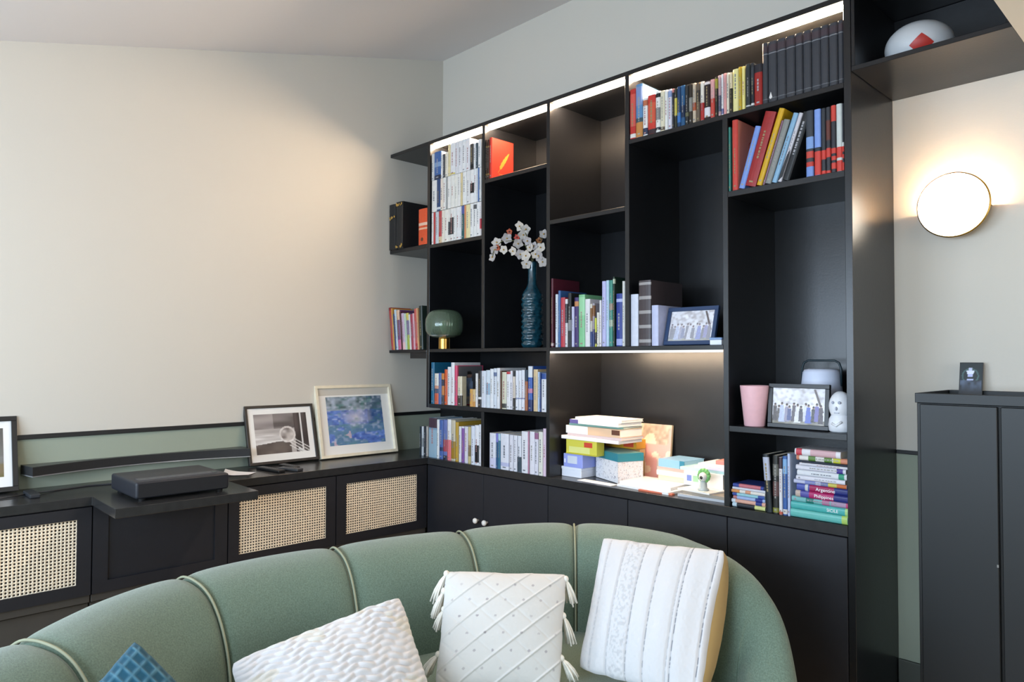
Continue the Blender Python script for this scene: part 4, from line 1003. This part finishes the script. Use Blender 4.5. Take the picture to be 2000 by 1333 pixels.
# leaning canvas
def floral(u, v):
    c = mix((.62, .50, .40), (.80, .74, .62), vn(u*9, v*9, 4))
    if v > .62 and u > .35: c = mix((.35, .26, .20), (.62, .52, .42), vn(u*20, v*20, 2))
    d = math.hypot(u-.40, v-.42)
    if d < .36+.08*math.sin(u*14): c = mix((.85, .62, .52), (.92, .84, .66), vn(u*8, v*8, 7))
    if vn(u*6+3, v*7, 11) > .72: c = (.80, .40, .36)
    return c
cv = thing('canvas_picture', 'unframed floral canvas leaning against the nook back', 'picture', mtx=Matrix.Translation((1.115, .340, NZ+.002)) @ Matrix.Rotation(-.11, 4, 'X'))
MB().box(0, .245, .0005, .014, 0, .248).build('canvas', mat('c8b898', .7), cv, local=True)
raster('print', .245, .248, 44, 36, floral, cv)
# papers on the nook floor
def sheet(label, x, y, w, d, yaw, z, col, th=.003, group='loose papers in the nook'):
    o = slab(label, 'paper_sheaf', 'papers', x, y, z, w, d, th, yaw, col, group=group, bevel=0); return o
sheet('white papers slipping from under the teal-lidded box', 1.075, .030, .20, .05, -3, NZ, 'ecebee', .0015)
sheet('broad white paper sheaf at the middle of the nook', 1.290, .045, .275, .19, -4, NZ, 'f0efee', .010)
sheet('top white sheet curling over the middle sheaf', 1.300, .052, .250, .19, 3, NZ+.0105, 'f4f3f2', .012)
sheet('orange-edged leaflet below the middle sheaf', 1.42, .022, .16, .022, 3, NZ, 'cc6a4c', .006)
sheet('grey sheet at the front right of the nook', 1.600, .040, .205, .20, 3, NZ, 'b9bcc2', .010)
sheet('taupe folder on the grey sheet at nook right', 1.615, .055, .195, .18, -3, NZ+.0105, '9a9184', .012)
sheet('white folded letter on the taupe folder', 1.585, .062, .16, .12, -8, NZ+.023, 'eceae6', .006)
# middle-right stack
MS = 'books stacked in the nook right of centre'
z = NZ+.0235
for k, (x, y, w, d, t, c_, pg, lab) in enumerate([(1.395, .205, .150, .15, .022, 'f0dcb4', 'f2e8d0', 'cream yellow book, lowest of the middle nook pile'), (1.388, .203, .155, .15, .020, 'eae8f0', 'f0eeee', 'white book second from the bottom of the middle nook pile'), (1.392, .204, .152, .15, .016, 'f0c8b4', 'f4ece4', 'salmon book second from the top of the middle nook pile')]):
    slab(lab, 'book', 'book', x, y, z, w, d, t, -2, c_, pages=pg, group=MS); z += t+.0004
slab('sky blue pouch book topping the middle nook pile', 'book', 'book', 1.400, .200, z, .135, .15, .034, -3, '8cb8dc', pages='b8d8ec', bands=[(.82, 1, 0, 1, '2f7c96')], group=MS)
slab('white thick catalogue with small pictures behind the figurine', 'catalogue', 'book', 1.560, .150, NZ+.0295, .180, .2, .058, 0, 'f2f1f0', pages='f4f4f2', bands=[(.08, .20, .3, .72, '7888c8'), (.24, .38, .28, .72, 'a0c8a0')])
slab('pale turquoise exercise book on the white catalogue', 'exercise_book', 'book', 1.535, .160, NZ+.088, .24, .2, .012, 2, 'bce0e4', pages='e8f0f0')
slab('pale lilac exercise book on the turquoise one', 'exercise_book', 'book', 1.60, .165, NZ+.1005, .20, .19, .010, -2, 'd8d4ec', pages='eceaf0')
slab('white letter block under the coral note block', 'note_pad', 'note pad', 1.615, .170, NZ+.111, .19, .16, .012, 1, 'f2eef0')
slab('coral note block at the top right of the nook papers', 'note_pad', 'note pad', 1.690, .180, NZ+.1235, .11, .12, .016, 3, 'e08a80')
fg = thing('figurine', 'small green and white toy figurine in front of the catalogue', 'figurine', (1.690, .085, NZ+.029))
c = (1.690, .085, NZ+.0292)
MB().lathe([(.020, 0), (.022, .004), (.016, .012), (.014, .03), (.008, .040)], 16, c).build('body', mat('cfd8d6', .25, trans=.3), fg, smooth=True)
hd = MB().ball((c[0], c[1], c[2]+.054), .018, .017, .018, 14, 10).build('head', mat('e2ded8', .4), fg, smooth=True)
q = MB()
for k in range(12):
    a = R(k*30); q.ball((c[0]+.020*math.cos(a), c[1]+.006, c[2]+.058+.020*math.sin(a)), .010, .008, .010, 8, 6)
q.build('leafy_hood', mat('6fae62', .5, noise=.2, nscale=80), hd, smooth=True)
MB().ball((c[0], c[1]-.016, c[2]+.052), .007, .003, .007, 8, 6).build('face', mat('2a2622', .5), hd, smooth=True)

# ------------------------------------------------------------------ curved green sofa
FAB = mat('66796b', .9, spec=.15, noise=.22, nscale=260, bump=.5, bscale=700, sheen=.35, name='green_wool_fabric')
PIPE = mat('94967f', .8, spec=.2, name='pale_piping')
CR = [(1.66, -2.56, 0.78), (1.5, -2.33, 0.78), (1.381, -2.124, 0.78), (1.235, -1.92, 0.78), (1.154, -1.717, 0.78), (1.138, -1.49, 0.78), (1.164, -1.259, 0.78), (1.21, -1.04, 0.78), (1.275, -0.827, 0.78), (1.36, -0.62, 0.78), (1.478, -0.455, 0.78), (1.63, -0.372, 0.78), (1.802, -0.348, 0.78), (1.925, -0.385, 0.78), (2.03, -0.43, 0.78), (2.125, -0.478, 0.775), (2.205, -0.502, 0.745), (2.262, -0.522, 0.69), (2.305, -0.565, 0.61), (2.345, -0.63, 0.53), (2.392, -0.73, 0.44)]
def crest_z(f):
    i = min(int(f), 199); return cv_[i].z+(cv_[i+1].z-cv_[i].z)*(f-i)
def slim(f): return 1-.5*max(0, min(1, (f-115)/45))
def cat_rom(P, n=10):
    out = []; P = [Vector(p) for p in P]
    for i in range(len(P)-1):
        p0, p1, p2, p3 = P[max(0, i-1)], P[i], P[i+1], P[min(len(P)-1, i+2)]
        for k in range(n):
            t = k/n; out.append(.5*((2*p1)+(-p0+p2)*t+(2*p0-5*p1+4*p2-p3)*t*t+(-p0+3*p1-3*p2+p3)*t**3))
    out.append(P[-1]); return out
cv_ = cat_rom(CR, 10)
PROF = [(-.085, FZ+.01), (-.100, .30), (-.105, .50), (-.102, .62), (-.090, .70), (-.065, .750), (-.030, .775), (.005, .780), (.040, .776), (.080, .764), (.120, .738), (.155, .695), (.180, .645), (.198, .590), (.208, .530), (.213, .460), (.214, .380)]
PROF = [tuple(q.xy) for q in cat_rom([(a, b_, 0) for a, b_ in PROF], 3)]
def cur(i):
    p = cv_[i].xy; t = (cv_[min(i+1, len(cv_)-1)]-cv_[max(i-1, 0)]).xy.normalized(); return p, Vector((t.y, -t.x))
sofa = thing('sofa', 'curved green upholstered sofa with pale piped channels', 'sofa', (1.8, -1.3, FZ))
seams = [0, 20, 40, 60, 80, 100, 200]
pn = []
for k, (a, b_) in enumerate(zip(PROF, PROF[1:]+PROF[-1:])):
    pa = PROF[max(0, k-1)]; pb_ = PROF[min(len(PROF)-1, k+1)]; d = Vector((pb_[0]-pa[0], pb_[1]-pa[1])).normalized(); pn.append(Vector((-d.y, d.x)))
for a, b_ in zip(seams[:-1], seams[1:]):
    mb = MB(); rows = []; N = (b_-a)*2
    for s in range(N+1):
        f = a+(b_-a)*s/N; i0 = int(f); fr = f-i0
        p, n_ = cur(min(i0, len(cv_)-1)); p2, n2 = cur(min(i0+1, len(cv_)-1)); p = p.lerp(p2, fr); n_ = n_.lerp(n2, fr).normalized()
        t = s/N; e = min(t, 1-t)*(b_-a)*.0225*1.0   # metres from the seam, roughly
        puff = -.014*math.exp(-e/.018)-.006*math.exp(-e/.06)
        if a == 0 and t < .5 or b_ == 200 and t > .5: puff = 0
        if b_ == 200 and t > .97: puff = -.05*((t-.97)/.03)**2
        sl, hz = slim(f), (crest_z(f)-FZ)/(.78-FZ)
        rows.append([(p.x+n_.x*(q[0]*sl+pn[k].x*puff), p.y+n_.y*(q[0]*sl+pn[k].x*puff), FZ+(q[1]-FZ)*hz+pn[k].y*puff) for k, q in enumerate(PROF)])
    L = len(PROF)
    for r_ in rows: mb.v += r_
    for s in range(N):
        for k in range(L-1): mb.f.append((s*L+k, s*L+k+1, (s+1)*L+k+1, (s+1)*L+k))
        mb.f.append((s*L+L-1, s*L, (s+1)*L, (s+1)*L+L-1))
    mb.f.append(tuple(range(L))); mb.f.append(tuple(N*L+k for k in reversed(range(L))))
    mb.build('back_channel', FAB, sofa, smooth=True)
for i in seams[1:-1]:
    p, n_ = cur(i)
    MB().tube([(p.x+n_.x*(q[0]-pn[k].x*.007), p.y+n_.y*(q[0]-pn[k].x*.007), q[1]-pn[k].y*.007) for k, q in enumerate(PROF)], .0034, 8).build('piping', PIPE, sofa, smooth=True)
ins = []
for i in range(0, 201, 4):
    p, n_ = cur(i); ins.append((p.x+n_.x*.206*slim(i), p.y+n_.y*.206*slim(i)))
MB().prism(ins+[(2.36, -.95), (2.36, -1.45), (2.20, -1.85), (2.05, -2.15)], FZ+.01, .462, 'z').build('seat', FAB, sofa, bevel=.02, seg=3)

# ------------------------------------------------------------------ cushions
def cushion(label, TL, TR, BR, BL, T_, nx, ny, disp, colr, back='d9d4c8', pinch=.07, rough=.85, groupn=None, edge=.5, backlab=None, shift=(0, 0, 0)):
    TL, TR, BR, BL = [Vector(v) for v in (TL, TR, BR, BL)]
    ctr = (TL+TR+BR+BL)/4; label_seed = len(label)
    N_ = ((TR-TL)+(BR-BL)).cross((TL-BL)+(TR-BR)).normalized()
    o = thing('throw_cushion', label, 'cushion', tuple(ctr), 'cushions on the sofa')
    def pos(s, t):
        s2 = s*(1-pinch*(1-t*t)*abs(s)); t2 = t*(1-pinch*(1-s*s)*abs(t))
        rc = 1-.05*(s*s*t*t)**3; s2 *= rc; t2 *= rc
        s2 += .012*(vn(t*6+3, label_seed, 1)-.5)*abs(s)**3; t2 += .014*(vn(s*6+9, label_seed, 2)-.5)*abs(t)**3
        a, b_ = (s2+1)/2, (t2+1)/2
        return (BL*(1-a)+BR*a)*(1-b_)+(TL*(1-a)+TR*a)*b_
    def sheet_(sign, nx, ny, name, colf, m_):
        vs_, fs, cs = [], [], []
        for j in range(ny+1):
            for i in range(nx+1):
                u, v = i/nx, j/ny; s, t = 2*u-1, 2*v-1
                k = max(0, (1-s**2)*(1-t**2))**edge
                off = T_*k*(1 if sign > 0 else .8)+(disp(u, v)*min(1, k*3+.25) if sign > 0 else 0)
                p = pos(s, t)+N_*(off*sign)+(Vector(shift)*max(0, s)*(1-.35*t*t)*k**.5 if sign < 0 else Vector((0, 0, 0))); vs_.append(tuple(p-ctr)); cs.append(colf(u, v))
        for j in range(ny):
            for i in range(nx):
                a = j*(nx+1)+i; fs.append((a, a+1, a+nx+2, a+nx+1) if sign > 0 else (a, a+nx+1, a+nx+2, a+1))
        me = bpy.data.meshes.new(name); me.from_pydata(vs_, [], fs)
        at = me.color_attributes.new('tint', 'FLOAT_COLOR', 'POINT')
        for i, c_ in enumerate(cs): at.data[i].color = tuple(c_)+(1,)
        for p in me.polygons: p.use_smooth = True
        me.materials.append(m_); ob_ = bpy.data.objects.new(name, me); COL.objects.link(ob_); ob_.parent = o; return ob_
    sheet_(1, nx, ny, 'front_cover', colr, attr_mat('cushion_weave', rough, .1, .35, 900, .2))
    bk = sheet_(-1, 24, 24, 'back_cover', lambda u, v: lin(back)[:3], attr_mat('cushion_weave', rough, .1, .35, 900, .2))
    if backlab: bk['label'] = backlab
    return o, pos, N_, ctr
def tassel(o, p, d, ln, rnd, ctr, spread=.012):
    q = MB(); p = Vector(p); d = Vector(d).normalized()
    q.ball(tuple(p), .009, .009, .010, 10, 7)
    for k in range(22):
        w_ = Vector((rnd.uniform(-1, 1), rnd.uniform(-1, 1), rnd.uniform(-.3, .3)))*spread
        l = ln*rnd.uniform(.85, 1.05); g = Vector((0, 0, -.25))
        pts = [p, p+d*l*.3+w_*.6, p+(d+g*.4).normalized()*l*.65+w_, p+(d+g).normalized()*l+w_*1.25]
        q.tube(pts, [.0028, .0034, .0032, .0026], 5)
    for v in range(len(q.v)): q.v[v] = tuple(Vector(q.v[v])-ctr)
    q.build('tassel', mat('e6e1d6', .85, noise=.08, nscale=80), o, smooth=True, local=True)
rnd = random.Random(3)
WC = lin('d3d2d4')[:3]; WC2 = lin('d2cec4')[:3]; GR = lin('565a66')[:3]
# striped cushion at the right
STR = [.10, .255, .42, .56, .735, .765, .955]
def d_str(u, v):
    z_ = 0
    for s in STR: z_ -= .0042*math.exp(-((u-s)/.010)**2); 
    z_ += .0016*(vn(u*70, v*90, 2)-.5)
    if .27 < u < .41: z_ += .0012*math.sin(v*150)*math.sin(u*130)
    return z_+.002*math.sin(u*40)
def c_str(u, v):
    c_ = WC
    for s, st in zip(STR, [.30, .45, .65, .7, .35, .95, 1.0]):
        if abs(u-s) < .0045: c_ = mix(c_, GR, .75*st*(1 if vn(v*95, s*9, 3) > .42 else .3))
    if .28 < u < .40 and vn(u*60, v*70, 5) > .62: c_ = mix(c_, GR, .18)
    return c_
cushion('white cushion with vertical stitched stripes at the right of the sofa', (1.760, -.645, .815), (2.165, -.575, .838), (2.222, -.818, .478), (1.850, -.872, .484), .055, 240, 120, d_str, c_str, back='b89a64', pinch=.05, backlab='tan linen back', shift=(.055, .048, 0))
# tasselled diamond cushion in the middle
def d_dia(u, v):
    a = ((u*1.0+v*1.15)*3.4) % 1; b_ = ((u*1.0-v*1.15)*3.4) % 1
    z_ = -.0012*math.exp(-((a-.5)/.045)**2)+.0040*math.exp(-((b_-.5)/.040)**2)
    return z_+.0006*(vn(u*60, v*60, 4)-.5)
def dots(u, v):
    gu, gv = u*7, v*7
    iu, iv = round(gu*2)/2, round(gv*2)/2
    return min(math.hypot(gu-i-.5*(j % 2), gv-j) for i in (math.floor(gu)-1, math.floor(gu), math.floor(gu)+1) for j in (math.floor(gv), math.floor(gv)+1))
def c_dia(u, v):
    c_ = mix(WC2, WC, .5)
    dd = dots(u, v)
    if dd < .075: c_ = mix(c_, lin('8a8088')[:3], .6*(.3+vn(u*9, v*9, 31)))
    return c_
o, pos, N_, ctr = cushion('cream tasselled cushion with diagonal quilting and dots', (1.550, -1.121, 0.758), (1.791, -0.843, 0.744), (1.887, -0.978, 0.473), (1.665, -1.251, 0.485), .055, 170, 170, d_dia, c_dia, pinch=.04)
LD = (RT*-1)
for s, t, d, ln_ in [(-1, .96, LD*.5+Vector((0, 0, -1)), .085), (-1, .62, LD*.45+Vector((0, 0, -1)), .080), (-.98, .30, LD*.35+Vector((0, 0, -1)), .06), (1, .90, RT*.35+Vector((0, 0, -1)), .075), (1, .22, RT*.35+Vector((0, 0, -1)), .080), (1, -.50, RT*.8+Vector((0, 0, -1)), .070), (-1, -.45, LD*.8+Vector((0, 0, -1)), .070)]:
    p = pos(s, t)
    tassel(o, p, d, ln_, rnd, ctr)
# chunky knit cushion at the left
def d_knit(u, v):
    row = v*19+.30*math.sin(u*30); a = abs(math.sin(row*math.pi)); b_ = abs(math.sin((u*11+.5*(math.floor(row) % 2)+v*2)*math.pi))
    patch = vn(u*5, v*5, 8)
    return .0105*(a**.6)*(.45+.55*b_)*(.55+.6*patch)
def c_knit(u, v):
    row = v*19+.30*math.sin(u*30); a = abs(math.sin(row*math.pi))
    return WC if vn(u*7, v*7, 21) < .8 else mix(WC, WC2, .8)
cushion('white chunky-knit cushion at the left of the sofa', (1.500, -1.745, .650), (1.570, -1.290, .728), (1.800, -1.330, .478), (1.735, -1.765, .478), .058, 150, 150, d_knit, c_knit, pinch=.03)
# teal checked cushion corner
TE = lin('17465a')[:3]; TL_ = lin('6f9dae')[:3]
def c_teal(u, v):
    a = abs(math.sin(u*26)); b_ = abs(math.sin(v*26)); k = max(a**14, b_**14)*(.35+.65*vn(u*20, v*20, 2))
    return mix(TE, TL_, k*.6 if u < .97 and v < .97 else .1)
cushion('teal velvet cushion with pale checked lines at the left', (1.633, -2.108, .70), (1.588, -1.978, .795), (1.740, -1.860, .640), (1.800, -2.02, .545), .04, 70, 70, lambda u, v: .0025*max(abs(math.sin(u*26))**10, abs(math.sin(v*26))**10), c_teal, back='1f5468', pinch=.04)
